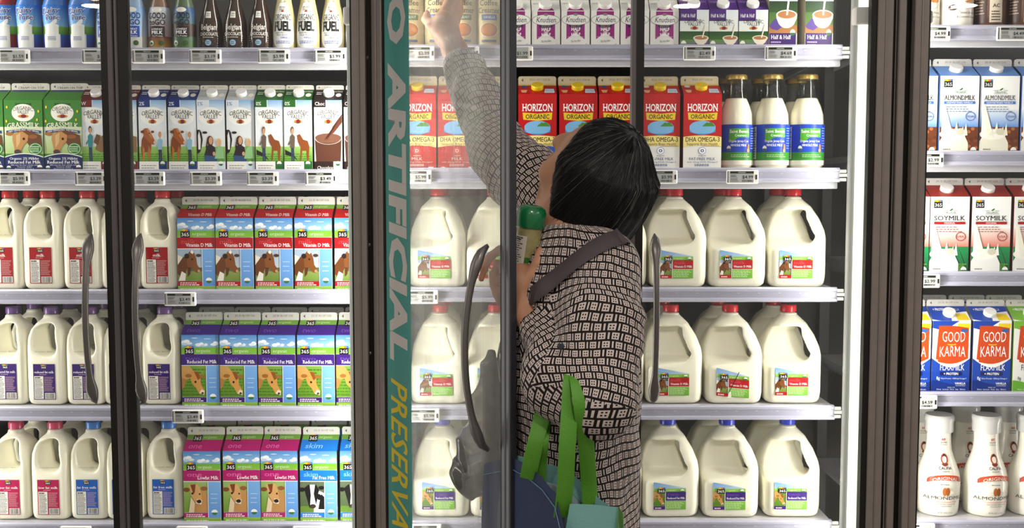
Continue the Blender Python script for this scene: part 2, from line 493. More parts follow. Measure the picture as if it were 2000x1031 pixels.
# shelves: photo height of each shelf top, by cooler section
SHELF_PY = {'L': [97, 333, 566, 793, 1018], 'M': [91, 330, 562, 791, 1014], 'R': [53, 297, 531, 765, 1013]}
SHELF_X = {'L': (-1.54, -.352), 'M': (-.312, .822), 'R': (.962, 2.09)}
SEC = {'L': 'left cooler', 'M': 'middle cooler', 'R': 'right-hand cooler'}
SHN = ['top', 'second', 'third', 'fourth', 'fifth']
SZ = {}
for s in 'LMR':
    x0, x1 = SHELF_X[s]
    for i, py in enumerate(SHELF_PY[s] + [None]):
        z = at(1000, py, YP)[2] if py else SZ[s, 4] - .34
        SZ[s, i] = z
        sh = empty('cooler_shelf', ((x0+x1)/2, YP, z)); w = (x1-x0)/2
        if py:
            tag(sh, 'white steel shelf with lilac plastic price rail, %s from top in %s' % (SHN[i], SEC[s]), 'shelf', 'cooler shelves')
        else:
            tag(sh, 'lowest white steel shelf, just below the view in %s' % SEC[s], 'shelf', 'cooler shelves')
        obj('deck', MB().box(-w, w, -.004, .62, -.018, -.0005).mesh('deck'), M_SHELF, sh)
        obj('front_lip', MB().cbox(-w, w, -.004, .010, -.05 if i < 2 else -.035, -.019, .002).mesh('front_lip'), M_SHELF, sh)
        prof = [(-.006, .003), (-.018, .003), (-.022, -.001), (-.022, -.006), (-.018, -.0085), (-.0175, -.023), (-.023, -.026), (-.024, -.032), (-.019, -.034), (-.006, -.034)]
        obj('price_rail', MB().prism(prof, -w, w).mesh('price_rail'), M_RAIL, sh)
        b = MB()
        for xx in np.arange(-w+.05, w-.02, .052): b.box(xx, xx+.006, -.0188, -.017, -.0125, -.0105)
        o = obj('rail_notches', b.mesh('rail_notches'), M_SHELF, sh); o['kind'] = 'stuff'
        if s == 'M':
            for dz, ln in ((-.006, .018), (-.016, .034), (-.027, .018)):
                obj('end_clip', MB().tube([(w-.004, -.012, dz), (w+ln, -.012, dz)], .0045, n=10, side=(0, 1, 0)).mesh('end_clip', True, 40), M_WHITEP, sh)
        for k in range(2):   # rear support brackets
            xx = (-w+.03, w-.03)[k]
            obj('bracket', MB().prism([(.60, -.02), (.62, -.045), (.61, -.045), (.1, -.03), (.1, -.02)], xx-.002, xx+.002).mesh('bracket'), M_SHELF, sh)
for s in 'LMR':
    x0, x1 = SHELF_X[s]
    for k, x in enumerate((x0+.02, x1-.02)):
        o = struct('trim_%d' % (5+'LMR'.index(s)*2+k), MB().box(x-.015, x+.015, 3.325, 3.36, 0, 2.5), mat('upright_grey', '#6b6a69', .5))

# led lights on the inner sides of the mullions
def led(x, sgn, where):
    t = empty('led_light', (x, YD+.086, .22)); tag(t, 'vertical white LED tube light inside the cooler, %s' % where, 'light', 'cooler LED lights')
    H = 2.2
    obj('channel', MB().cbox(-.026, .026, -.02, .006, 0, H, .003).mesh('channel'), mat('led_channel', '#b4b6b4', .4), t)
    g = MB(); pr = [(-.016, .004), (-.014, .016), (-.006, .022), (.006, .022), (.014, .016), (.016, .004)]
    n = len(pr); v = [(px, -.016-(py-.004), z) for z in (.01, H-.01) for px, py in pr]
    g.add(v, [(i, (i+1) % n, n+(i+1) % n, n+i) for i in range(n)] + [tuple(range(n))[::-1], tuple(range(n, 2*n))])
    obj('diffuser', g.mesh('diffuser'), mat('led_diffuser', '#f4f8e8', .4, emit=('#f6ffe6', LED_GLOW)), t)
    zc = at(1670, 35, 2.58)[2]-.22
    for zz in (zc, .35):
        c = obj('clip', MB().cbox(-.03, .012, -.044, -.014, zz-.02, zz+.02, .003).mesh('clip'), M_WHITEP, t)
        obj('knob', MB().cbox(.012, .034, -.04, -.016, zz-.018, zz+.014, .005).mesh('knob'), mat('grey_knob', '#9a9894', .45), c)
    ld = bpy.data.lights.new('led_glow', 'AREA'); ld.shape = 'RECTANGLE'; ld.size = .03; ld.size_y = 2.15; ld.energy = LED_POWER; ld.color = (1.0, .985, .90)
    lo = bpy.data.objects.new('led_glow', ld); COL.objects.link(lo); lo.parent = t
    lo.location = (0, .026, H/2)
    d = Vector((sgn, -.26, 0)).normalized()
    lo.rotation_euler = d.to_track_quat('-Z', 'Y').to_euler()
for x, sgn, wh in ((MULL[0]+.06, 1, 'far left outside the view'), (MULL[1]-.036, -1, 'left of the open door hinge'), (MULL[1]+.04, 1, 'behind the teal lettering strip'),
                   (MULL[2]-.054, -1, 'right of the gallon jugs'), (MULL[2]+.068, 1, 'left of the carton of almondmilk'), (MULL[3]-.06, -1, 'far right outside the view')):
    led(x, sgn, wh)

# doors
ZB, ZT = .22, 2.48
M_GLASS = glass_mat('door_glass')
M_HAZED = glass_mat('door_glass_hazed', .19)
def handle_mesh(zt, zb):
    n = 34; pts = []; rx = []; ry = []; 
    for i in range(n):
        t = i/(n-1); z = zt + t*(zb-zt)
        s = math.sin(math.pi*t); off = .012 + .052*s**.55
        e = min(t, 1-t)                       # distance from an end
        pad = math.exp(-((e-.085)/.062)**2)   # flared paddles near the ends
        w = .0072 + .0062*pad
        if e < .035: w *= (.25+.75*math.sqrt(max(e, 0)/.035))
        pts.append((0, -off, z)); rx.append(w); ry.append(.0062 + .003*pad if e > .02 else .004)
    b = MB().tube(pts, rx, ry, 14, side=(1, 0, 0), power=2.6)
    return b.mesh('handle', True, 60)
HZT, HZB = at(180, 458, 2.48)[2], at(185, 787, 2.48)[2]
HM = handle_mesh(HZT, HZB)
def door(num, x0, x1, L, Rr, handle_side, rz=0, hazed=False, teal=False):
    W = x1-x0; root = empty('door_%d' % num, (x0, YD, 0), rz); root['kind'] = 'structure'
    T = .02 if not teal else .014
    for (xa, sg, (al, bo)) in ((0, 1, L), (W, -1, Rr)):
        b = MB(); e0, e1 = sorted((xa, xa+sg*al))
        if al > .02:
            mid = (e0+e1)/2
            b.cbox(e0, mid-.0006, -.004, T, ZB, ZT, .0015); b.cbox(mid+.0006, e1, -.002, T, ZB, ZT, .0015)
        else: b.cbox(e0, e1, -.003, T, ZB, ZT, .002)
        st = obj('stile', b.mesh('stile'), mat('slate_aluminium', '#6a686e', .4, .25, .4) if teal and sg < 0 else (M_ALU if al > .02 else M_ALU2), root)
        if teal and sg < 0: obj('edge_seal', MB().box(xa+.0003, xa+.003, .0005, T-.001, ZB, ZT).mesh('edge_seal'), mat('slate_seal', '#26262e', .5), st)
        f0, f1 = sorted((xa+sg*al, xa+sg*(al+bo)))
        obj('gasket', MB().box(f0, f1, .001, T+.004, ZB+.03, ZT-.03).mesh('gasket'), M_BLACK, st)
        if al > .02 and not teal:   # bright bead line along the stile
            obj('bead', MB().box(mid-.0016, mid+.0016, -.0052, -.0015, ZB+.01, ZT-.01).mesh('bead'), mat('bead', '#7d746e', .35, .4), st)
    for z0, z1 in ((ZB, ZB+.06), (ZT-.06, ZT)):
        obj('door_rail', MB().cbox(L[0]+.001, W-Rr[0]-.001, -.003, T, z0, z1, .002).mesh('door_rail'), M_ALU, root)
    obj('pane', MB().box(L[0]-.004, W-Rr[0]+.004, .006, .011, ZB+.05, ZT-.05).mesh('pane'), M_HAZED if hazed else M_GLASS, root)
    if handle_side:
        xh = .056 if handle_side < 0 else W-.056
        h = obj('handle', HM, M_HANDLE, root); h.location = (xh, -.002, 0)
    return root
door(1, -1.538, -.9255, (.03, .005), (.0135, .016), 1)
door(2, -.9225, -.340, (.008, .022), (.032, .0045), -1)
dC = door(3, -.323, .2785, (.047, .004), (.024, .012), 1, rz=R(-58), hazed=True, teal=True)
door(4, .2765, .8835, (.0125, .018), (.037, .014), -1)
door(5, .932, 1.50, (.034, .004), (.0135, .016), 1)

# teal vinyl strip with vertical lettering on the open door
TE0, TE1 = .053, .176
strip = MB().box(TE0, TE1, .0050, .0058, ZB+.05, ZT-.05)
ts = obj('lettered_strip', strip.mesh('lettered_strip'), mat('teal_vinyl', '#3f8f86', .45), dC); ts['label'] = 'teal strip with vertical lettering'
def strip_z(px, py):   # height on the strip of a photo pixel row near the strip
    return at(px, py, 2.42)[2]
M_LET1 = mat('lettering_grey', '#c6bfba', .5); M_LET2 = mat('lettering_yellow', '#d8bd1c', .5)
def strip_word(word, py0, py1, m, bold, shear):
    n = len(word); z0, z1 = strip_z(770, py0), strip_z(770, py1)
    v, f, _l = text2d(word, bold, False, shear)
    o = np.stack([TE0+.022 + v[:, 1]*.082, np.full(len(v), .0046), z0 + v[:, 0]*(z1-z0)], 1)
    b = MB(); b.add(o, [tuple(q) for q in f]); obj('lettering', b.mesh('lettering'), m, ts)
strip_word('NO', -95, 88, M_LET1, .045, 0)
strip_word('ARTIFICIAL', 120, 705, M_LET1, .045, .12)
strip_word('PRESERVATIVES', 740, 1190, M_LET2, .012, .25)

# store lamps on the sales-floor side
for i, (x, y) in enumerate(((-2.4, -1.2), (-.7, -1.2), (1.0, -1.2), (2.6, -1.2), (-1.6, .7), (.2, .7), (2.0, .7))):
    t = empty('pendant_lamp', (x, y, 2.55)); tag(t, 'round white store pendant lamp hanging behind the camera', 'lamp', 'store pendant lamps')
    obj('shade', MB().lathe([(.03, .16), (.09, .12), (.15, .0), (.145, .0), (.085, .11), (.03, .15)], 24, capb=False, capt=False).mesh('shade', True), mat('lamp_shade', '#d8d4cc', .4), t)
    obj('bulb', MB().lathe([(.01, .01), (.04, .02), (.055, .05), (.04, .09), (.02, .11)], 20).mesh('bulb', True), mat('lamp_bulb', '#fff6e6', .4, emit=('#fff0da', 14)), t)
    obj('cord', MB().tube([(0, 0, .15), (0, 0, .35)], .004, n=8).mesh('cord'), M_BLACK, t)
    ld = bpy.data.lights.new('lamp_glow', 'AREA'); ld.shape = 'DISK'; ld.size = .14; ld.energy = CEIL_POWER; ld.color = (1, .93, .84)
    lo = bpy.data.objects.new('lamp_glow', ld); COL.objects.link(lo); lo.parent = t; lo.location = (0, 0, -.02)
# ------------------------------------------------------------------ product prototypes
PM = print_mat()
M_CAPW = mat('cap_white', '#f2f0ec', .35); M_CAPY = mat('cap_yellow', '#f2cf12', .35); M_CAPR = mat('cap_red', '#d02a2c', .3, coat=.3)
M_CAPRG = mat('cap_bright_red', '#c8202a', .3, coat=.3)
M_CAPP = mat('cap_purple', '#6c4a86', .3, coat=.3); M_CAPK = mat('cap_pink', '#cf4468', .3, coat=.3); M_CAPB = mat('cap_blue', '#3f7fd2', .3, coat=.3); M_CAPN = mat('cap_navy', '#2f3cc0', .3, coat=.3)
M_HDPE = mat('milk_jug_plastic', '#f4f1dc', .33, 0, .45, sss=.12)
M_CARD = mat('carton_board', '#eae6da', .5)

def cap_mesh(r, h, n=28, ridge=True):
    b = MB(); v = []; f = []
    prof = [(1.0, 0), (1.0, h*.82), (.93, h), (.6, h*1.0)]
    for k, (rr, z) in enumerate(prof):
        for i in range(n):
            q = rr*r*(1 + (.02 if (ridge and i % 2 and k < 2) else 0)); a = 2*math.pi*i/n; v.append((q*math.cos(a), q*math.sin(a), z))
    for k in range(len(prof)-1):
        for i in range(n):
            j = (i+1) % n; f.append((k*n+i, k*n+j, (k+1)*n+j, (k+1)*n+i))
    f.append(tuple(range(n))[::-1]); f.append(tuple(range((len(prof)-1)*n, len(prof)*n)))
    b.add(v, f); return b

def carton(pname, W, H, Rr, fin, fa, ra, front='#ffffff', side='#f0eeea', roof='#ffffff', fincol='#e9e6dd', cap=None, capr=.0155, capu=.5, capv=.5, fintxt='JUL 20  06-1107 12:56'):
    D = W; w = W/2; d = D/2
    b = MB(); fc, sc, rc = C(front), C(side), C(roof)
    v = [(-w, -d, 0), (w, -d, 0), (w, d, 0), (-w, d, 0), (-w, -d, H), (w, -d, H), (w, d, H), (-w, d, H), (-w, 0, H+Rr), (w, 0, H+Rr), (-w*.42, 0, H+Rr*.82), (w*.42, 0, H+Rr*.82)]
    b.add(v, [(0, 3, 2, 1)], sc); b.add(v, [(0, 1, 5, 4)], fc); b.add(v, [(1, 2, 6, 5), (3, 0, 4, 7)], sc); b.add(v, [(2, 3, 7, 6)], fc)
    b.add(v, [(4, 5, 9, 8), (6, 7, 8, 9)], rc)
    b.add(v, [(7, 4, 10), (4, 8, 10), (8, 7, 10), (5, 6, 11), (9, 5, 11), (6, 9, 11)], rc)
    p = P(pname, b.mesh(pname), PM)
    a = MB(); fa.to(a, flat_map(-w, w, -d, 0, H)); ra.to(a, roof_map(W, D, H, Rr))
    p.part('print', a.mesh('print'), PM)
    fb = MB(); r = min(.005, fin*.4); z0, z1 = H+Rr-.001, H+Rr+fin
    outl = [(-w, z0), (w, z0), (w, z1-r), (w-r*.3, z1-r*.3), (w-r, z1), (-w+r, z1), (-w+r*.3, z1-r*.3), (-w, z1-r)]
    n = len(outl); vv = [(x, -.0022, z) for x, z in outl] + [(x, .0022, z) for x, z in outl]
    fb.add(vv, [tuple(range(n)), tuple(range(n, 2*n))[::-1]] + [(i, n+i, n+(i+1) % n, (i+1) % n) for i in range(n)][::1], C(fincol))
    fk = p.part('top_fin', fb.mesh('top_fin'), PM)
    ta = Art(); ta.text(fintxt, .30, .84, .45, .26, '#8f8a84'); ta.poly([(.08, .5), (.13, .72), (.13, .28)], '#77726c')
    tb = MB(); ta.to(tb, flat_map(-w, w, -.0022, z0, z1)); fk.part('date_code', tb.mesh('date_code'), PM)
    if cap is not None:
        cb = cap_mesh(capr, .011); nrm = Vector((0, -Rr, D/2)).normalized()
        pos = Vector(((capu-.5)*W, -D/2+capv*D/2, H+capv*Rr)); q = Vector((0, 0, 1)).rotation_difference(nrm).to_matrix()
        me = cb.mesh('cap', True, 40)
        me.transform(Matrix.Translation(pos) @ q.to_4x4()); p.part('cap', me, cap)
    return p

def seal(a, u, v, r, asp, col='#3d7f4b'):
    a.ell(u, v, r, r*asp, '#f4f4ee', 10); a.strip(np.linspace(u-r*.92, u+r*.92, 7), [v-r*asp*math.sqrt(max(0, 1-((x-u)/r)**2)) for x in np.linspace(u-r*.92, u+r*.92, 7)], [v-.05*r]*7, col)
def chip365(a, u0, v0, u1, v1, num='365'):
    a.rect(u0, v0, u1, v1, '#17150f'); h = (v1-v0)
    for i, c in enumerate(('#9fbf3a', '#f0c419', '#e8872c', '#3f86c6')): a.rect(u0+(u1-u0)*i/4, v1, u0+(u1-u0)*(i+1)/4, v1+h*.32, c)
    a.text(num, u0+(u1-u0)*.1, u0+(u1-u0)*.9, v0+h*.22, h*.55, '#ffffff', serif=True)

def cow(a, kind):
    if kind == 'brown':
        a.rect(0, .34, 1, 1, '#c3cdd4', '#aebfd2'); a.rect(0, 0, 1, .36, '#7d9a3e', '#9aa56a'); a.rect(.5, .3, 1, .42, '#6d7a5c')
        a.poly([(0, .2), (.3, .0), (.34, .3), (.5, .55), (.42, .8), (.2, .74), (0, .82)], '#7a4a1e')
        a.poly([(0, .5), (.22, .74), (0, .82)], '#e9e2d4'); a.poly([(.03, 0), (.3, .0), (.33, .22), (.16, .3)], '#efeae0')
        a.poly([(.36, .78), (.5, .93), (.66, .92), (.76, .72), (.8, .5), (.92, .36), (.86, .25), (.72, .27), (.56, .42), (.4, .42)], '#8e5b2a')
        a.poly([(.4, .42), (.56, .42), (.5, .2), (.4, .12)], '#6b3f18')
        a.ell(.38, .78, .1, .08, '#3a2412'); a.ell(.86, .8, .11, .05, '#5b3a1c'); a.poly([(.52, .9), (.6, .98), (.67, .9), (.62, .84)], '#f0ece2')
        a.ell(.6, .68, .035, .03, '#1a120c'); a.ell(.86, .31, .05, .045, '#c9a28a')
    elif kind == 'fawn':
        a.rect(0, 0, 1, 1, '#6f9a30', '#83a94a'); a.lines(0, .05, 1, .95, 9, '#5c8526', .5, 5)
        a.poly([(0, .98), (.34, .98), (.5, .8), (.42, .62), (.2, .55), (0, .62)], '#cfa566')
        a.poly([(0, .62), (.2, .55), (.1, .3), (0, .25)], '#b98b4e')
        a.poly([(.3, .72), (.46, .84), (.66, .8), (.76, .62), (.78, .4), (.92, .2), (.86, .08), (.7, .1), (.58, .28), (.42, .42)], '#d4a25c')
        a.poly([(.5, .82), (.68, .8), (.76, .6), (.66, .54)], '#9c5f2a'); a.ell(.28, .68, .13, .06, '#a77540'); a.ell(.84, .66, .12, .05, '#a77540')
        a.ell(.56, .48, .04, .035, '#22160c'); a.poly([(.7, .12), (.9, .06), (.93, .2), (.8, .24)], '#e8dcc6'); a.ell(.84, .12, .05, .035, '#4b382c')
    elif kind == 'jersey':
        a.rect(0, 0, 1, 1, '#7fa53a', '#a5bd78'); a.poly([(.2, 0), (1, 0), (1, .6), (.8, .72), (.4, .5)], '#c79a62')
        a.poly([(.2, .9), (.6, .92), (.7, .72), (.74, .42), (.68, .28), (.5, .3), (.3, .56)], '#d9ae78')
        a.poly([(.28, .9), (.5, .92), (.46, .66), (.4, .6)], '#8d4f24'); a.ell(.12, .74, .14, .07, '#8a5a30'); a.ell(.84, .78, .14, .07, '#a06a3c')
        a.ell(.36, .62, .04, .035, '#1c120a'); a.ell(.66, .6, .035, .03, '#1c120a'); a.poly([(.5, .3), (.72, .26), (.76, .4), (.56, .44)], '#efe6d8'); a.ell(.63, .36, .1, .06, '#2e2622')
        a.poly([(.2, 0), (.3, .5), (.46, .3), (.42, 0)], '#e6d3b4')
    else:
        a.rect(0, 0, 1, 1, '#566b45', '#6e7a62'); a.rect(0, 0, 1, .2, '#6f8f3c')
        a.poly([(.55, 0), (1, 0), (1, .62), (.8, .7), (.6, .5)], '#f0efea'); a.poly([(.74, .1), (1, .1), (1, .5), (.86, .6)], '#1b1a1c'); a.ell(.78, .5, .08, .1, '#1b1a1c')
        a.poly([(.16, .78), (.34, .9), (.66, .9), (.78, .74), (.7, .4), (.62, .16), (.38, .14), (.28, .44)], '#1d1b1d')
        a.poly([(.4, .9), (.62, .9), (.56, .6), (.66, .2), (.4, .16), (.44, .56)], '#f2f0ec'); a.ell(.08, .74, .12, .07, '#1d1b1d'); a.ell(.88, .8, .12, .06, '#222022'); a.ell(.52, .2, .13, .07, '#4e3f3a')

def milk365(col, word, ghost, kind, dark):
    a = Art()
    a.rect(0, .80, 1, 1, '#a8cdea', '#5f97d0')
    for cu, cv, ru, rv, cc in ((.06, .89, .06, .035, 0), (.15, .905, .08, .03, 1), (.2, .88, .1, .02, 0), (.09, .87, .08, .02, 2), (.46, .86, .09, .025, 0), (.54, .87, .06, .025, 1), (.6, .85, .09, .015, 2), (.66, .862, .05, .02, 0), (.92, .88, .07, .03, 1), (.86, .865, .08, .02, 0), (.36, .955, .09, .008, 2), (.7, .945, .1, .007, 2)): a.ell(cu, cv, ru, rv, ('#e6edf4', '#f6f9fa', '#c6d8ea')[cc], 8)
    a.rect(0, .735, 1, .825, '#8cc04a', '#7fb544'); chip365(a, .09, .725, .34, .815)
    a.text('organic', .40, .78, .757, .045, '#dcefc4', serif=True)
    a.rect(0, .575, 1, .728, col); a.text(ghost, .10, .50, .64, .062, dark, serif=True, bold=.01)
    L = {'Vitamin D Milk': .22, 'Reduced Fat Milk': .15, 'Lowfat Milk': .38, 'Fat Free Milk': .34}[word]
    a.text(word, L, .95, .600, .048, '#ffffff', serif=True, bold=.004)
    a.rect(0, .566, 1, .575, '#f2f0ee')
    a.push(0, .125, .655, .566); cow(a, kind); a.pop()
    a.rect(0, .05, .655, .118, col); a.lines(.06, .06, .6, .112, 2, '#f1dede', .6, 4)
    a.rect(.668, .05, 1, .566, '#6fa2dc', '#86b4e4'); a.rect(.655, .05, .668, .566, '#eef2f4')
    a.lines(.74, .26, .95, .45, 3, '#dceaf6', .12, 6); seal(a, .83, .13, .085, .45)
    a.rect(0, 0, 1, .05, '#7fae3a', '#a4c460'); a.lines(.06, .004, .7, .026, 1, '#e6efce', .6, 8)
    r = Art(); r.rect(0, 0, 1, .66, col); r.rect(0, .66, 1, 1, '#7fae4a'); chip365(r, .18, .56, .42, .92); r.text('organic', .46, .82, .74, .16, '#c9e2a8', serif=True)
    if ghost == 'milk': r.text(word, .26, .92, .12, .20, '#f5e6e2', serif=True)
    else: r.text(ghost, .12, .12+.12*len(ghost), .16, .28, dark, shear=.15, bold=.01)
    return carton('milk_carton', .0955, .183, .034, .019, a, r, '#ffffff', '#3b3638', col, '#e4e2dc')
P_365D = milk365('#b3131f', 'Vitamin D Milk', 'milk', 'brown', '#d0545c')
P_365T = milk365('#4a1f87', 'Reduced Fat Milk', 'two', 'fawn', '#7c54b4')
P_365O = milk365('#b81a78', 'Lowfat Milk', 'one', 'jersey', '#e273b4')
P_365S = milk365('#1f84d4', 'Fat Free Milk', 'skim', 'holstein', '#8cc6f2')

def ov_logo(a, v, u0=.12, u1=.88, s=1.0, col='#241d18'):
    a.text('ORGANIC', u0, u1, v+.075*s, .058*s, col, serif=True, arch=.03*s); a.text('VALLEY', u0+.1, u1-.1, v+.005*s, .058*s, col, serif=True, arch=-.012*s)
    m = (u0+u1)/2; a.ell(m, v-.035*s, .14, .026*s, '#d8933c', 10); a.ell(m+.01, v-.03*s, .07, .028*s, '#9c2f22', 8); a.poly([(m-.14, v-.05*s), (m+.14, v-.05*s), (m, v-.065*s)], '#3d6b35')
def person_fig(a, x, y, h, shirt, legs, hair):
    a.poly([(x-.05, y), (x-.01, y), (x+.0, y+h*.42), (x-.06, y+h*.42)], legs); a.poly([(x+.01, y), (x+.06, y), (x+.05, y+h*.42), (x, y+h*.42)], legs)
    a.poly([(x-.08, y+h*.4), (x+.07, y+h*.4), (x+.09, y+h*.72), (x, y+h*.8), (x-.09, y+h*.72)], shirt); a.poly([(x-.16, y+h*.52), (x-.06, y+h*.66), (x-.05, y+h*.58), (x-.14, y+h*.46)], shirt)
    a.ell(x, y+h*.905, .058, h*.105, hair, 10); a.ell(x+.006, y+h*.875, .046, h*.085, '#d9a884', 8)
def ov_quart(tagc, tagt, roofc, pic, botc, capc=M_CAPW):
    a = Art(); a.rect(0, 0, 1, 1, '#f3f4f2', '#e6edf3'); a.rect(.45, .86, 1, 1, '#dfe9f2', '#8fb9df')
    a.ell(.5, .77, .44, .13, '#f7f7f3', 14)
    a.rect(0, .90, .42, 1, tagc); a.text(tagt, .04, .22 if len(tagt) < 3 else .38, .925, .05, '#3f6cb0' if tagt == '1%' else '#ffffff', serif=True)
    ov_logo(a, .73)
    a.rect(0, .12, 1, .34, '#6fa838', '#a9cc78'); a.lines(0, .13, 1, .26, 4, '#5d9530', .4, 3)
    if pic == 'girl':
        a.poly([(.12, .14), (.17, .14), (.19, .26), (.3, .26), (.32, .14), (.38, .14), (.43, .3), (.45, .42), (.36, .5), (.2, .52), (.1, .44), (.07, .3)], '#96551f'); a.poly([(.12, .14), (.17, .14), (.2, .3), (.13, .36)], '#c98a48'); a.poly([(.3, .26), (.32, .14), (.38, .14), (.42, .3), (.36, .36)], '#bd7a3a')
        a.poly([(.14, .57), (.22, .6), (.34, .6), (.44, .53), (.54, .45), (.59, .41), (.56, .37), (.46, .37), (.34, .41), (.18, .48)], '#b06a30'); a.poly([(.34, .6), (.44, .53), (.5, .44), (.4, .48), (.28, .58)], '#c98a50'); a.ell(.14, .55, .07, .02, '#7a441a', 8); a.ell(.5, .55, .06, .018, '#8a4e20', 8); a.ell(.56, .4, .035, .022, '#e2c4a4', 8); a.ell(.38, .53, .018, .01, '#1c120a', 6)
        person_fig(a, .76, .13, .42, '#9fc6d8', '#2f3b5c', '#c89a5c')
    elif pic == 'mom':
        a.poly([(0, .24), (.1, .26), (.16, .34), (.2, .44), (.16, .54), (.1, .58), (0, .58)], '#1f1b1d'); a.poly([(.04, .3), (.11, .3), (.13, .44), (.08, .56), (.03, .5)], '#f0eeea'); a.ell(.28, .54, .09, .018, '#1f1b1d', 8)
        a.ell(.46, .42, .12, .075, '#5a3418', 10); a.poly([(.34, .42), (.4, .26), (.36, .24), (.3, .34)], '#5a3418'); a.ell(.49, .425, .07, .055, '#dcae8c', 10); a.poly([(.24, .2), (.66, .2), (.64, .33), (.5, .37), (.34, .35)], '#34202f'); a.poly([(.26, .13), (.7, .13), (.72, .2), (.24, .22)], '#3f608c')
        a.ell(.78, .40, .09, .06, '#e0c48c', 10); a.ell(.79, .385, .065, .045, '#e2b896', 10); a.poly([(.62, .17), (.97, .17), (.93, .33), (.8, .36), (.68, .3)], '#a0cc96'); a.ell(.6, .24, .05, .03, '#dcae8c', 8)
    elif pic == 'man':
        a.poly([(.55, .14), (.6, .14), (.64, .28), (.78, .28), (.8, .14), (.86, .14), (.9, .34), (.84, .42), (.68, .44), (.56, .52), (.46, .5), (.5, .4), (.58, .34)], '#9a5a28')
        a.poly([(.02, .3), (.3, .24), (.5, .13), (.3, .2), (.04, .22)], '#2c2a2c'); person_fig(a, .3, .12, .5, '#7a6a5c', '#3c4c6c', '#7a5a3c')
    elif pic == 'whole':
        a.poly([(.5, .3), (.7, .26), (.98, .26), (.98, .48), (.8, .5), (.62, .46)], '#9a7a54'); a.poly([(.45, .4), (.62, .36), (.7, .5), (.56, .52)], '#7c5c3c'); person_fig(a, .34, .13, .5, '#3f9aa0', '#3a4c74', '#3c2218')
    elif pic == 'choc':
        a.rect(0, .12, 1, .6, '#e9e6e2'); a.poly([(.06, .12), (.94, .12), (.98, .46), (.02, .46)], '#6a4332'); a.ell(.5, .46, .48, .07, '#8a6250', 14); a.ring(.5, .47, .49, .1, .05, '#d8d2cc')
        a.poly([(.36, .44), (.48, .44), (.66, .62), (1, .8), (1, .68), (.72, .54)], '#7a4c38')
    a.rect(0, 0, 1, .13, '#f4f3ee'); a.lines(.08, .03, .62, .1, 2, '#a8a49c', .35, 5)
    if pic == 'choc': a.rect(0, 0, 1, .13, '#3c2419'); a.text('Chocolate', .1, .66, .02, .045, '#ffffff', shear=.25); a.rect(.68, 0, 1, .13, '#f2f0ea')
    else: a.rect(.7, 0, 1, .13, botc)
    seal(a, .84, .1, .085, .4)
    r = Art(); r.rect(0, 0, 1, 1, roofc); r.lines(.05, .5, .3, .8, 2, '#e8e4dc', .5, 2); r.ell(.85, .45, .1, .16, '#ece8e0', 8); r.text('Pasture Raised', .6, .97, .72, .12, '#e8e4dc')
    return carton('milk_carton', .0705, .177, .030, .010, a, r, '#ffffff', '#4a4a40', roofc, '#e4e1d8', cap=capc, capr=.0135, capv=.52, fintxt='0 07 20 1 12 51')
P_OVW = ov_quart('#7c1a1e', 'W', '#6e1c20', 'whole', '#8a1c22')
P_OV2 = ov_quart('#1d3f86', '2%', '#1f3c84', 'girl', '#1d3f86')
P_OV1 = ov_quart('#dfe6ee', '1%', '#c4c8ca', 'mom', '#dfe8f2')
P_OV0 = ov_quart('#35742c', '0%', '#2f6a2a', 'man', '#2f7434')
P_OVC = ov_quart('#3a2822', 'Choc', '#332522', 'choc', '#3a2822')

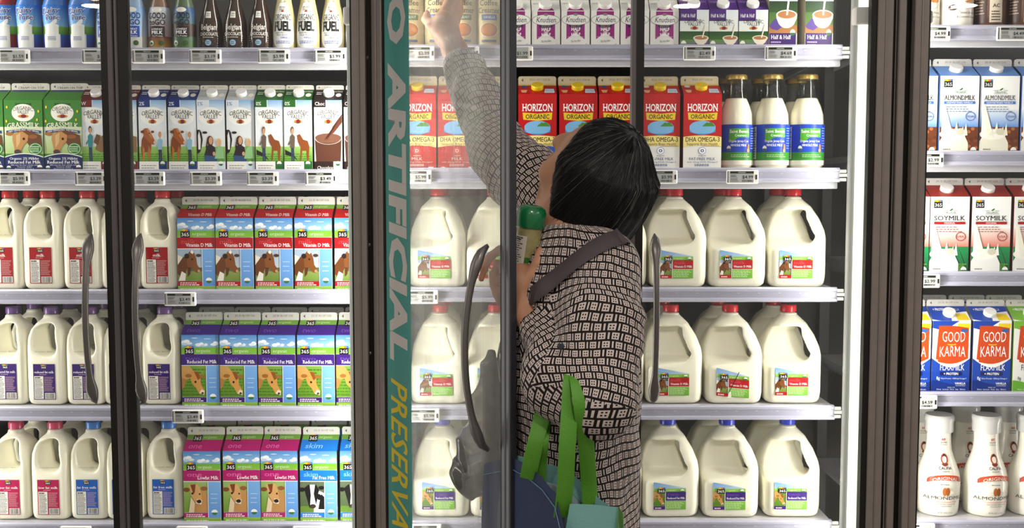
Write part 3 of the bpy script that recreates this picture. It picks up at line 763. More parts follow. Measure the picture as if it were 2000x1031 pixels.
def grassmilk():
    a = Art(); a.rect(0, 0, 1, 1, '#5fa047', '#4f9140'); a.rect(0, .24, 1, .62, '#b9cf8e', '#dfe6cc')
    a.lines(.3, .93, .75, .965, 1, '#2f5a28', .7, 3); a.ell(.5, .82, .3, .125, '#f4f2ea', 14); ov_logo(a, .80, .24, .76, .85)
    for u, v in ((.08, .9), (.86, .72), (.9, .84), (.06, .7)): a.ell(u, v, .025, .02, '#f0d43a', 6)
    a.text('GRASSMILK', .08, .92, .618, .07, '#f6f4e4', serif=True, bold=.01, arch=.02)
    a.raw([(.05, .525), (.5, .56), (.95, .525), (.95, .565), (.5, .595), (.05, .565)], [(0, 1, 4, 5), (1, 2, 3, 4)], np.array([C('#2b4a86')]*6)); a.text('100% GRASS-FED  NO GRAIN', .1, .9, .566, .022, '#f4f2ea', bold=.01, arch=.03)
    a.poly([(.3, .56), (.62, .57), (.95, .5), (.98, .34), (.7, .3), (.56, .42)], '#7c5230')
    a.poly([(.22, .52), (.46, .56), (.62, .5), (.6, .42), (.46, .34), (.4, .26), (.26, .24), (.24, .34), (.2, .44)], '#c99a62'); a.poly([(.3, .5), (.42, .54), (.4, .4), (.3, .32)], '#d9b98c')
    a.ell(.13, .52, .1, .025, '#b07c48'); a.ell(.74, .48, .12, .03, '#a06c3c'); a.ell(.5, .45, .03, .018, '#1c120a'); a.ell(.33, .265, .09, .035, '#5a4c4a')
    a.ell(.8, .31, .18, .085, '#3f8a48', 14); a.ring(.8, .31, .16, .075, .12, '#cfe4c0'); a.lines(.68, .27, .92, .36, 3, '#cfe4c0', .5, 9)
    us = np.linspace(0, 1, 9); a.strip(us, [0]*9, .235-.05*(2*us-1)**2, '#1f3370'); a.strip(us, .235-.05*(2*us-1)**2, .248-.05*(2*us-1)**2, '#f0efe8')
    a.text('Organic 2% Milkfat', .12, .88, .155, .034, '#ffffff', serif=True); a.text('Reduced Fat Milk', .07, .93, .10, .042, '#ffffff', serif=True, bold=.008)
    a.text('38% less fat than whole milk', .14, .86, .07, .018, '#e6e8f0'); a.text('Vitamin A&D', .3, .7, .043, .018, '#e6e8f0'); a.text('Pasteurized  Grade A', .25, .75, .016, .018, '#e6e8f0'); seal(a, .09, .045, .055, .45); seal(a, .9, .05, .065, .5, '#4a4038')
    r = Art(); r.rect(0, 0, 1, 1, '#54953f'); r.rect(.05, .78, .95, 1, '#2b4a86')
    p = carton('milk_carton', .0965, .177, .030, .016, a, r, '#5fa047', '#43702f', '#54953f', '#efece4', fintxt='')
    fk = p.kids[1]; t = Art(); t.text('CREAM ON TOP', .18, .86, .12, .34, '#3a3430', serif=True); t.text('MAY-01 06-1107 01 25', .3, .8, .66, .16, '#9a958c')
    b = MB(); t.to(b, flat_map(-.048, .048, -.0022, .207, .223)); fk.part('lettering', b.mesh('lettering'), PM)
    return p
P_GRASS = grassmilk()

def horizon(kind):
    a = Art(); red = '#c8141a'
    low = {'D': '#c41f2a', '2': '#2f6cc4', '0': '#f4f3ee'}[kind]; ink = {'D': '#f6e4dc', '2': '#ffffff', '0': '#33559a'}[kind]
    a.rect(0, 0, 1, .40, low); a.rect(0, .44, 1, 1, red)
    a.text('HORIZON', .10, .90, .775, .095, '#ffffff', serif=True, bold=.018)
    a.raw([(.13, .66), (.5, .645), (.87, .66), (.89, .755), (.5, .74), (.11, .755)], [(0, 1, 4, 5), (1, 2, 3, 4)], np.array([C('#f0d23c')]*6)); a.text('ORGANIC', .19, .81, .672, .058, '#1c1610', serif=True, bold=.012)
    us = np.linspace(.16, .84, 15); h = .17*np.sqrt(np.maximum(0, 1-((us-.5)/.345)**2))
    a.strip(us, np.full(15, .55)-h*.55, np.full(15, .56)+h*.5, '#8fc3ea'); a.strip(us, np.full(15, .55)-h*.55, np.full(15, .5)-h*.15, '#5f9fd8'); a.strip(np.linspace(.5, .82, 7), [.57]*7, [.58, .6, .625, .615, .63, .61, .58], '#5a9a3a')
    us = np.linspace(0, 1, 11); top = .43+.02*(1-(2*us-1)**2); bot = .29+.025*(1-(2*us-1)**2)
    a.strip(us, bot, top, '#f6e69a'); a.text('DHA OMEGA-3', .06, .95, .365, .062, '#17130c', bold=.011); a.text('Supports Brain Health', .09, .9, .318, .036, '#3a342a'); a.raw([(.48, .305), (.95, .312), (.95, .306), (.48, .301)], [(0, 1, 2, 3)], np.array([C(red)]*4))
    a.ell(.5, .245, .10, .048, '#ffffff' if kind == '0' else ('#5f94dc' if kind == '2' else '#dc5a54'), 12)
    if kind == '0': a.ring(.5, .245, .10, .048, .12, '#7fa0d0')
    a.text(kind, .455, .545, .225, .042, ink, serif=True, bold=.015); a.text('organic', .40, .60, .172, .02, ink)
    if kind == '0': a.text('FAT-FREE MILK', .16, .84, .118, .037, ink)
    elif kind == '2': a.text('REDUCED FAT MILK', .08, .92, .118, .037, ink)
    else: a.text('MILK', .36, .64, .118, .04, ink)
    a.text('with 32mg DHA Omega-3', .1, .9, .085, .018, ink); a.lines(.3, .04, .7, .075, 2, ink, .5, 3); a.rect(.8, .0, .93, .03, '#f4f3ee'); a.ell(.13, .015, .06, .016, '#f4f3ee', 8)
    r = Art(); r.rect(0, 0, 1, .82, red); r.rect(0, .82, 1, 1, '#e6d488'); r.poly([(.68, .12), (.95, .12), (.93, .5), (.70, .5)], '#d6e2ee'); r.text('Fresh Taste', .72, .92, .24, .12, '#5a86b8', shear=.2); r.ell(.15, .72, .08, .11, {'D': '#b83a3a', '2': '#2f5fae', '0': '#e6e2dc'}[kind], 8); r.poly([(.06, .38), (.24, .38), (.2, .12), (.1, .12)], '#e6b48c')
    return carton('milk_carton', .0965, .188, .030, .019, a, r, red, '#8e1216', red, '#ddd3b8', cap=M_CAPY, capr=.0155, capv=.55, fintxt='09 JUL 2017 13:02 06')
P_HZD, P_HZ2, P_HZ0 = horizon('D'), horizon('2'), horizon('0')

def knudsen():
    a = Art(); mg = '#a8278e'
    a.rect(0, 0, 1, 1, '#f4f3ef'); a.poly([(.2, .85), (.8, .85), (.8, .98), (.2, .98)], mg)
    a.poly([(.18, .21), (.5, .40), (.82, .21), (.82, .70), (.18, .70)], mg); a.rect(.18, .55, .82, .70, mg)
    a.ell(.5, .745, .49, .155, '#23264a', 16); a.ell(.5, .745, .478, .145, '#f6f5f1', 16)
    a.text('Knudsen.', .16, .88, .68, .15, '#1c2458', shear=.3); a.rect(.27, .54, .73, .605, '#252f6c'); a.text('SINCE 1919', .34, .66, .556, .03, '#d8c04a'); a.ell(.5, .89, .08, .035, '#9a968e', 8)
    a.text('HALF', .35, .67, .445, .085, '#ffffff', bold=.035); a.text('AND', .43, .59, .395, .04, '#ffffff', bold=.02); a.text('HALF', .35, .67, .30, .085, '#ffffff', bold=.035)
    a.text('GRADE A  ULTRA-PASTEURIZED', .21, .79, .265, .022, '#f2dcee'); a.text('The Very Best', .34, .68, .12, .06, '#4a4844', shear=.3, slope=.03); a.text('One Pint (473 mL)', .2, .8, .015, .035, '#9c3a8c'); a.text('K', .85, .92, .04, .05, '#b04a5c')
    r = Art(); r.rect(0, 0, 1, 1, '#f4f3ef'); r.poly([(.2, 0), (.8, 0), (.66, .4), (.66, 1), (.34, 1), (.34, .4)], mg); r.text('USE BY', .05, .25, .6, .1, '#6a6660')
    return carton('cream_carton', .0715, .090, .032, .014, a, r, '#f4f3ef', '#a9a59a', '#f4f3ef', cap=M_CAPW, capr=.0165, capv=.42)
P_KN = knudsen()
def halfhalf(big=False):
    pu = '#5b2d86'; a = Art()
    if not big:
        a.rect(0, .4, 1, 1, '#eef0ea', '#dfe6ea'); a.rect(0, .70, .58, 1, pu); a.text('Half & Half', .05, .53, .80, .09, '#ffffff', serif=True)
        ov_logo(a, .56, .16, .84, 1.5); a.rect(0, .18, 1, .42, '#4c7a34', '#2f5a2e'); a.rect(0, 0, 1, .2, '#8a7aa0', '#6f9a48')
        a.poly([(.45, 0), (1, 0), (1, .2), (.62, .2)], '#7a6290'); a.ell(.73, .24, .27, .075, '#efe6d6', 14); a.strip(np.linspace(.46, 1, 7), [.24, .12, .06, .04, .06, .12, .24], [.24]*7, '#efe6d6'); a.ell(.73, .245, .22, .05, '#b98a5c', 12); a.poly([(.76, .25), (.8, .25), (.93, .62), (.88, .62)], '#f4eee2'); seal(a, .13, .09, .09, .9)
        r = Art(); r.rect(0, 0, 1, 1, pu); r.text('Organic', .06, .4, .7, .14, '#b89ad4'); r.text('Pasture', .64, .95, .7, .14, '#b89ad4')
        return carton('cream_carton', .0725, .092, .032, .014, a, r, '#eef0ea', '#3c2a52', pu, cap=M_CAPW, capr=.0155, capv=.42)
    a.rect(0, 0, 1, 1, '#d9dccf'); a.rect(0, .5, 1, .66, '#44603a', '#2f4a30'); a.rect(0, .30, 1, .5, '#6a8a44', '#5a7a40'); a.rect(0, .2, 1, .32, '#b98a58', '#a87c4e'); a.rect(0, .66, 1, 1, '#d8e0e2')
    a.poly([(0, .3), (.25, .42), (.5, .3), (.3, .24), (.1, .26)], '#6a549a'); a.ell(.62, .46, .37, .075, '#f0eade', 16); us = np.linspace(.26, .98, 9); a.strip(us, .46-.19*np.sqrt(np.maximum(0, 1-((us-.62)/.37)**2)), [.46]*9, '#efe8da'); a.ell(.62, .465, .32, .055, '#b5845a', 14); a.poly([(.6, .46), (.66, .46), (.8, 1), (.73, 1)], '#f6f1e6')
    a.rect(.02, 0, .96, .20, '#52307c'); a.text('Half & Half', .08, .78, .115, .058, '#ffffff', serif=True, bold=.006); a.lines(.08, .02, .5, .1, 2, '#cbb8dc', .5, 2); seal(a, .84, .21, .09, .5)
    r = Art(); r.rect(0, 0, 1, 1, pu)
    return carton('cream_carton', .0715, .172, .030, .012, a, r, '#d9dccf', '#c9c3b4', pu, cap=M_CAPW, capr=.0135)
P_HH, P_HHB = halfhalf(), halfhalf(True)

def nutmilk(word, roofc, bandc, band, side):
    a = Art(); a.rect(0, .30, 1, 1, '#dfe8f2' if word[0] == 'A' else '#f3cfc4', '#f6f6f4'); a.rect(0, .5, 1, 1, '#f2f3f3', '#f5f5f3')
    if word[0] == 'A': a.rect(0, .32, 1, .56, '#6f9fdc', '#e8eef4')
    else: a.rect(0, .30, 1, .58, '#dc7a66', '#f4eae4')
    a.push(.09, .85, .31, .93); chip365(a, 0, 0, 1, 1); a.pop()
    a.text('ORGANIC', .36, .68, .775, .026, '#5f7f6a', serif=True); a.poly([(.48, .815), (.56, .845), (.58, .83), (.52, .81)], '#3f7a3a'); a.rect(.33, .81, .47, .814, '#5f7f6a'); a.rect(.59, .81, .7, .814, '#5f7f6a'); a.rect(.33, .765, .7, .768, '#5f7f6a')
    a.text(word, .10, .90, .685, .062, '#2c221e', serif=True, bold=.004); a.rect(.10, .632, .90, .668, bandc); a.text(band, .16 if len(band) > 10 else .36, .84 if len(band) > 10 else .64, .639, .022, '#ffffff', serif=True)
    a.lines(.16, .53, .86, .62, 3, '#8a9ab4' if word[0] == 'A' else '#b07a74', .35, 4)
    a.ring(.79, .47, .13, .06, .16, '#5f86c0' if word[0] == 'A' else '#b04a48'); a.text('VEGAN' if word[0] == 'A' else 'USA', .70, .88, .457, .026, '#3f68a8' if word[0] == 'A' else '#b04a48', bold=.01)
    if word[0] == 'A':
        a.rect(0, 0, 1, .33, '#7a4524'); rd = random.Random(4)
        k0 = a.k
        for i in range(46):
            a.k = k0+i % 5; u, v = .05+.9*rd.random(), .02+.3*rd.random(); a.ell(u, v, .05, .022, rd.choice(['#a8683a', '#8e5228', '#b8784a', '#6e3c1c']), 6)
        a.k = k0+6
    else:
        a.rect(0, 0, 1, .335, '#1f6a44', '#2f9a60'); us = np.linspace(0, 1, 9)
        for i in range(5): a.strip(np.linspace(.1+.16*i, .5+.12*i, 6), np.linspace(.32, 0, 6), np.linspace(.325, .03, 6), '#174e38')
        a.lines(.6, .02, .98, .12, 4, '#8ab84a', .5, 7)
    ml = '#eceadb' if word[0] == 'A' else '#eeedea'
    us = np.linspace(.0, .74, 9); a.strip(us, [0]*9, [.14, .22, .25, .26, .26, .26, .25, .22, .12], ml); a.ell(.34, .235, .34, .07, '#f6f5ec', 14); a.poly([(.06, .62), (.14, .6), (.36, .2), (.2, .18)], '#f4f2e4'); a.poly([(.06, .62), (.2, .18), (.04, .24)], '#f8f7ee')
    for u, v, h in ((.42, .28, .12), (.58, .28, .06), (.3, .26, .05), (.66, .26, .12)): a.poly([(u-.06, v-.04), (u+.06, v-.04), (u+.02, v+h)], ml)
    a.ell(.53, .27, .11, .045, '#d8d4c0', 10); a.rect(.0, 0, .74, .1, ml); a.lines(.1, .03, .3, .055, 1, '#8a8070', .6, 3); seal(a, .88, .03, .075, .5)
    r = Art(); r.rect(0, 0, 1, 1, roofc)
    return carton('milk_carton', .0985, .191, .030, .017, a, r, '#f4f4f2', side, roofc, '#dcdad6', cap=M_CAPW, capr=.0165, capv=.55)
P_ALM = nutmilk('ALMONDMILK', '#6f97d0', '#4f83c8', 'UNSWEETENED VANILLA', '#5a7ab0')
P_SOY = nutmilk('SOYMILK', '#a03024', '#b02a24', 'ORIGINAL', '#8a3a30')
def karma(green=False):
    bl = '#2554b0' if not green else '#8cc04a'; a = Art(); a.rect(0, 0, 1, 1, '#f2f2ef')
    us = np.linspace(0, 1, 11); cv = .47-.13*np.sin(us*math.pi); 
    a.strip(us, [0]*11, cv, bl if not green else '#f2f2ef'); a.poly([(0, .9), (0, 1), (.7, 1), (.3, .86)], bl); a.poly([(.66, .9), (.98, .9), (.98, .965), (.66, .965)], '#ecd22c' if not green else '#ecebe4')
    og = '#d2591c'; us = np.linspace(.16, .95, 11); q = (us-.16)/.79
    a.strip(us, .42-.05*np.sin(q*math.pi)+.05*q, .93-.03*q+.015*np.sin(q*math.pi), og); a.poly([(.1, .46), (.2, .44), (.2, .92), (.16, .9)], og)
    a.text('GOOD', .26, .86, .70, .15, '#ffffff', bold=-.005, arch=-.01); a.text('KARMA', .2, .88, .50, .15, '#ffffff', bold=-.005, arch=.012); us = np.linspace(.4, .62, 7); a.strip(us, .655+.6*(us-.51)**2-.0, .668+.6*(us-.51)**2, '#ecd22c')
    a.text('FLAXMILK' if not green else 'FLAXMILK', .22, .86, .30, .085, '#ffffff' if not green else '#3a2a20'); a.rect(.22, .225, .8, .28, '#16306e' if not green else '#f2f2ef'); a.text('+ PROTEIN' if not green else 'UNSWEETENED', .32, .7, .235, .033, '#ffffff' if not green else '#8a3a20', bold=.015)
    a.text('8g', .13, .22, .168, .045, '#e6ecf6' if not green else '#4a7a2a', bold=.01); a.text('Plant Protein  1200mg Omega-3', .25, .92, .175, .02, '#e6ecf6'); us = np.linspace(0, 1, 9)
    a.strip(us, [0]*9, .13+.03*np.cos(us*5), '#1b3f8e' if not green else '#7ab83a'); a.text('VANILLA', .62, .9, .10, .03, '#ffffff', bold=.015); a.text('UNSWEETENED', .64, .9, .075, .014, '#dfe6f2'); a.text('FREE OF', .43, .62, .05, .014, '#dfe6f2'); a.text('Dairy  Lactose  Nuts  Soy  Gluten', .14, .9, .022, .018, '#f2f4f8')
    a.rect(.75, .845, .9, .885, '#3f6fb0')
    r = Art(); r.rect(0, 0, 1, 1, '#f2f2ef'); r.poly([(0, .1), (0, 1), (1, 1), (1, .62), (.55, .5), (.5, 0), (.22, 0)], bl); r.text('+ PROTEIN', .12, .46, .66, .16, '#ffffff', bold=.015); r.text('VANILLA', .56, .82, .66, .16, '#dfe6f4'); r.poly([(.66, .05), (.98, .05), (.94, .45), (.66, .45)], '#ecd22c')
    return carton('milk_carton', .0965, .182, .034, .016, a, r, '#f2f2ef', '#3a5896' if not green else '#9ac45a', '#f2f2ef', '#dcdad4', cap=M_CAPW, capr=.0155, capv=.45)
P_KAR, P_KARG = karma(), karma(True)

# ---------------- round bottles
def bottle(pname, prof, bm, art, z0, z1, span, n=48, capprof=None, capm=None):
    p = P(pname, MB().lathe(prof, n).mesh(pname, True, 50), bm)
    if art is not None:
        a = MB(); art.to(a, wrap_map(prof, z0, z1, span)); p.part('label', a.mesh('label', True), PM)
    if capprof: p.part('cap', MB().lathe(capprof, n).mesh('cap', True, 40), capm)
    return p
def dairypure(red=False):
    a = Art(nx=22, ny=14)
    a.rect(0, 0, 1, 1, '#e8eef4', '#2f8fe0'); a.rect(0, .5, 1, 1, '#9fd0f2', '#1f7fd8'); a.rect(0, .32, 1, .52, '#5a9a34', '#8cc25a')
    if red: a.rect(0, 0, 1, .34, '#8e1820')
    else: a.rect(0, 0, .28, .34, '#3a2f9a', '#2f6cc4'); a.rect(.72, 0, 1, .34, '#3a2f9a', '#2f6cc4'); a.rect(.28, 0, .72, .34, '#e9eef2')
    a.text('Dairy', .25, .72, .80, .13, '#ffffff', bold=.05, shear=.15, slope=.03); a.text('Dairy', .26, .71, .80, .125, '#1c4a9c', bold=.012, shear=.15, slope=.03)
    a.text('Pure', .34, .72, .66, .13, '#ffffff', bold=.05, shear=.15); a.text('Pure', .35, .71, .66, .125, '#1c4a9c', bold=.012, shear=.15)
    a.ell(.5, .52, .19, .055, '#f6f8f8'); us = np.linspace(.32, .68, 7); a.strip(us, [.02]*7, [.52]*7, '#f1f2ee'); a.strip(np.linspace(.46, .64, 5), [.5, .5, .52, .56, .6], [.56, .6, .64, .67, .68], '#fafafa'); a.lines(.4, .2, .62, .3, 3, '#5a7ab8', .4, 3)
    pr = [(.026, 0), (.0305, .004), (.031, .03), (.0295, .055), (.0325, .085), (.0325, .112), (.028, .128), (.019, .142), (.017, .148)]
    return bottle('milk_bottle', pr, mat('blue_bottle', '#3f78c8', .3) if not red else mat('red_bottle', '#8e1820', .3), a, .003, .112, 3.0, capprof=[(.018, .146), (.0185, .168), (.016, .172)], capm=mat('purple_cap', '#4a3a9c', .35))
P_DP, P_DPR = dairypure(), dairypure(True)
def goodtogo(ch):
    a = Art(nx=22, ny=14); c = '#5a3a28' if ch else '#2f5fb0'
    if ch == 1: a.rect(0, 0, 1, 1, '#b98a74', '#c9d4e2'); a.rect(0, 0, 1, .3, '#c8a23c', '#8a5a44')
    elif ch == 2: a.rect(0, 0, 1, 1, '#6a8a4a', '#4a6a9c'); a.rect(0, .3, 1, .6, '#5a4438')  # green of a door-glass reflection put into this bottle's colours
    else: a.rect(0, 0, 1, 1, '#d8e2ec', '#8fb4dc'); a.rect(0, 0, 1, .3, '#d6d8d4')
    a.ell(.5, .93, .16, .06, '#f0ece2'); a.text('GOOD', .24, .76, .72, .14, '#2c2a2a' if ch else '#1f4a9a', bold=.02); a.text('toGO', .28, .74, .57, .13, '#2c2a2a' if ch else '#1f4a9a', bold=.02); a.rect(.3, .28, .72, .54, '#3c2418' if ch else '#1f5cb8'); a.text('LOWFAT', .36, .66, .44, .05, '#fff'.replace('#fff', '#ffffff'), bold=.02); a.text('MILK', .36, .66, .35, .08, '#ffffff', bold=.03); a.text('11g Protein', .38, .66, .29, .035, '#ffffff')
    a.ell(.34, .14, .07, .06, '#e8efe6', 10); a.ell(.34, .13, .05, .035, '#3d7f4b', 8); a.ell(.62, .14, .07, .06, '#4a6a3a', 10)
    pr = [(.026, 0), (.0285, .004), (.0295, .05), (.028, .09), (.022, .118), (.015, .14), (.0145, .15)]
    return bottle('milk_bottle', pr, mat('good_bottle%d' % ch, ['#8fa8c8', '#8a6a58', '#5a6a50'][ch], .3), a, .003, .108, 3.0, capprof=[(.0165, .149), (.0165, .165), (.014, .168)], capm=M_CAPW)
P_GG0, P_GG1, P_GG2 = goodtogo(0), goodtogo(1), goodtogo(2)
def belgian():
    a = Art(nx=22, ny=14); w = '#e8e4dc'
    a.rect(.40, .74, .60, .9, '#eceae4'); a.text('CREAM', .43, .57, .83, .03, '#2a2420'); a.text('METAL', .43, .57, .78, .03, '#2a2420')
    a.text('Belgian', .26, .76, .46, .13, w, bold=.015); a.text('CHOCOLATE', .22, .80, .32, .075, w, bold=.02); a.lines(.34, .27, .68, .3, 1, w, .5, 3); a.ell(.5, .15, .1, .075, '#b9d4e2', 12); a.ring(.5, .15, .1, .075, .14, '#6a98b8'); a.lines(.44, .12, .56, .2, 2, '#3c6a90', .5, 3)
    for i in range(6): a.rect(.22, .04+.05*i, .235, .055+.05*i, w); a.rect(.78, .04+.05*i, .795, .055+.05*i, w)
    pr = [(.026, 0), (.0295, .004), (.0305, .04), (.029, .07), (.022, .095), (.0145, .12), (.013, .15)]
    return bottle('chocolate_bottle', pr, mat('dark_chocolate_glass', '#3a2a22', .12, coat=.5), a, .003, .108, 2.6, capprof=[(.0145, .149), (.0145, .16), (.012, .162)], capm=mat('gold_lid', '#b89a54', .3, .7))
P_BEL = belgian()
def fuel(ch):
    a = Art(nx=22, ny=14); t = np.linspace(math.pi, 0, 17); us = .5+.36*np.cos(t); q = np.clip(1-((us-.5)/.365)**2, 0, 1)
    a.rect(0, 0, 1, 1, '#cbbf8a' if not ch else '#a89a80', '#d8cfa0'); a.strip(us, .2-.2*q**.5, .25+.66*q**.8, '#f6f6f4')
    a.text('26g', .36, .64, .885, .07, '#3a3226'); a.text('PROTEIN', .38, .62, .84, .022, '#3a3226'); a.ell(.5, .74, .13, .05, '#efece2'); a.text('ORGANIC', .36, .64, .745, .03, '#241d18', serif=True); a.text('VALLEY', .39, .61, .705, .03, '#241d18', serif=True); a.ell(.5, .685, .05, .016, '#a83a24', 8)
    a.text('ORGANIC', .24, .76, .52, .115, '#17150f', bold=.0); a.text('FUEL', .24, .74, .33, .165, '#0e0c0a', bold=.045); a.text('HIGH PROTEIN', .28, .70, .275, .03, '#5a564e'); a.text('MILK SHAKE', .32, .68, .235, .03, '#5a564e'); a.text('VANILLA' if not ch else 'CHOCOLATE', .44, .74, .185, .035, '#3f4cc0' if not ch else '#4a3a30', bold=.01); a.lines(.3, .1, .74, .16, 2, '#4a68c0', .4, 3)
    pr = [(.024, 0), (.028, .004), (.029, .04), (.0275, .075), (.022, .105), (.0175, .125), (.0165, .15)]
    return bottle('shake_bottle', pr, mat('fuel_bottle', '#4c4030', .25), a, .003, .14, 2.9, capprof=[(.0175, .149), (.0175, .17), (.015, .173)], capm=mat('black_cap', '#1c1a18', .4))
P_FUV, P_FUC = fuel(0), fuel(1)
def creamer(flav, c2):
    a = Art(nx=22, ny=14); a.rect(0, 0, 1, 1, '#cfc092', '#d9cda4'); a.rect(0, .80, 1, .87, '#8fae54'); a.rect(.36, .87, .64, .96, '#3a342c'); a.text('365', .41, .59, .89, .05, '#ffffff', serif=True); a.text('ORGANIC', .3, .7, .815, .035, '#f2f0e4', serif=True)
    a.text('Coffee', .24, .74, .66, .09, '#4a3d30', serif=True); a.text('Creamer', .2, .8, .54, .09, '#4a3d30', serif=True); a.rect(.3, .42, .72, .51, c2); a.text(flav, .36, .66, .445, .045, '#e8eef6'); a.ell(.5, .26, .22, .11, '#b9793c'); a.ell(.5, .27, .17, .08, '#c98a4e'); a.ring(.5, .26, .24, .12, .07, '#e6dcc0'); a.rect(.3, .06, .7, .1, '#5a6a8c')
    pr = [(.029, 0), (.0315, .005), (.0325, .06), (.0315, .12), (.026, .15), (.0175, .165), (.0165, .175)]
    return bottle('creamer_bottle', pr, mat('creamer_tan', '#c9ba8c', .35), a, .003, .155, 2.9, capprof=[(.018, .174), (.018, .195), (.0155, .198)], capm=M_CAPW)
P_CRV, P_CRH = creamer('VANILLA', '#4a64a0'), creamer('HAZELNUT', '#6a7a4a')
def stbenoit():
    pr = [(.040, 0), (.0435, .005), (.0445, .02), (.0445, .118), (.043, .138), (.036, .16), (.0275, .18), (.0245, .195), (.0235, .21), (.0235, .226), (.026, .229), (.026, .235)]
    milk = [(r-.002, z+.002) for r, z in pr if z <= .182]; milk[-1] = (.026, .180)
    p = P('glass_milk_bottle', MB().lathe(milk, 36).mesh('glass_milk_bottle', True, 50), mat('cream_milk', '#f1ecd2', .25, coat=.6))
    gl = [(r, z) for r, z in pr if z >= .175]; gl = [(.0292, .1765)] + gl[1:]; inner = [(r-.0022, z) for r, z in gl][::-1]
    p.part('glass_neck', MB().lathe(gl+inner, 36, capb=False, capt=False).mesh('glass_neck', True, 50), glass_mat('bottle_glass', 0, (.93, .94, .92)))
    a = Art(nx=22, ny=14); a.rect(0, 0, 1, .12, '#f0ece0'); a.rect(0, .12, 1, .32, '#4f9c44'); a.rect(0, .32, 1, 1, '#2b55c0')
    a.rect(.32, .68, .68, .90, '#5fae3c'); a.strip(np.linspace(.32, .5, 5), [.6, .58, .6, .66, .68], [.7]*5, '#5fae3c'); a.text('Saint Benoit', .335, .665, .79, .075, '#ffffff', bold=.01); a.text('Creamery', .42, .62, .70, .055, '#ffffff', bold=.005); a.text('Organic Jersey Cow', .32, .66, .56, .06, '#ffffff', bold=.008); a.text('WHOLE MILK', .35, .62, .46, .06, '#ffffff', bold=.02)
    seal(a, .32, .41, .035, 2.0, '#3d6f8b'); a.ell(.66, .44, .022, .08, '#b98a5a', 8); a.ell(.655, .36, .03, .05, '#caa070', 8); a.lines(.36, .2, .7, .28, 2, '#cfe6c4', .35, 4); a.lines(.7, .4, .8, .95, 9, '#8fa8e4', .4, 6); a.rect(.02, .15, .16, .95, '#dfdfdc'); a.lines(.03, .2, .15, .92, 12, '#55524e', .5, 6)
    b = MB(); a.to(b, wrap_map(pr, .010, .113, 3.3)); p.part('label', b.mesh('label', True), PM)
    p.part('lid', MB().lathe([(.0275, .228), (.0275, .237), (.0255, .240), (.015, .2405)], 36).mesh('lid', True, 40), mat('gold_lid', '#b89a54', .3, .7))
    return p
P_STB = stbenoit()
def califia(word='ALMONDMILK'):
    pr = [(.046, 0), (.0515, .005), (.053, .02), (.0555, .06), (.056, .085), (.053, .108), (.046, .130), (.038, .150), (.0325, .170), (.0305, .19), (.030, .222), (.0315, .226)]
    a = Art(nx=22, ny=14); k = '#4a3630'
    a.text('60', .45, .55, .875, .028, '#c8402c', bold=.02); a.text('CALORIES', .40, .60, .842, .02, k); a.text('PER SERVING', .41, .59, .818, .012, k)
    a.ell(.5, .665, .075, .06, '#b4573c', 14); a.ell(.5, .66, .045, .042, '#f0e4d6', 12); a.strip(np.linspace(.46, .54, 5), [.68, .69, .695, .69, .68], [.69, .715, .72, .715, .69], '#3c2a24'); a.strip(np.linspace(.445, .555, 5), [.60, .585, .58, .585, .60], [.615]*5, '#8a3c2c')
    a.text('CALIFIA', .39, .61, .545, .033, k, bold=.012); a.text('FARMS', .44, .56, .515, .018, k)
    us = np.linspace(.27, .73, 9); ar = .03*(1-((us-.5)/.23)**2); a.strip(us, .395+ar, .455+ar, '#d0583a'); a.strip([.23, .27], [.385, .395], [.43, .455], '#b04428'); a.strip([.73, .77], [.395, .385], [.455, .43], '#b04428'); a.text('ORIGINAL', .31, .69, .43, .036, '#f4e8dc', bold=.008, arch=.03); a.lines(.42, .37, .58, .38, 1, '#7a6a60', .8, 2)
    a.ell(.5, .275, .12, .03, '#e6e1d6'); a.ell(.478, .29, .03, .05, '#b9783c', 8); a.ell(.522, .29, .03, .05, '#a8662e', 8)
    a.text(word, .18, .82, .195, .04, k, bold=.006, slope=-.0); a.text('CARRAGEENAN FREE', .34, .66, .158, .014, '#d0583a', bold=.005); a.text('50% MORE CALCIUM', .36, .64, .132, .014, k); a.text('THAN MILK', .41, .59, .108, .014, k); a.text('48 FL OZ (1.4 L)', .39, .61, .03, .014, k)
    return bottle('almond_milk_bottle', pr, mat('almond_plastic', '#efebdd', .28, coat=.3), a, .005, .225, 3.2, 48, [(.0345, .216), (.036, .219), (.036, .244), (.0375, .247), (.0375, .256), (.0345, .261)], mat('clear_grey_cap', '#c9c8c6', .25, coat=.4))
P_CAL = califia()
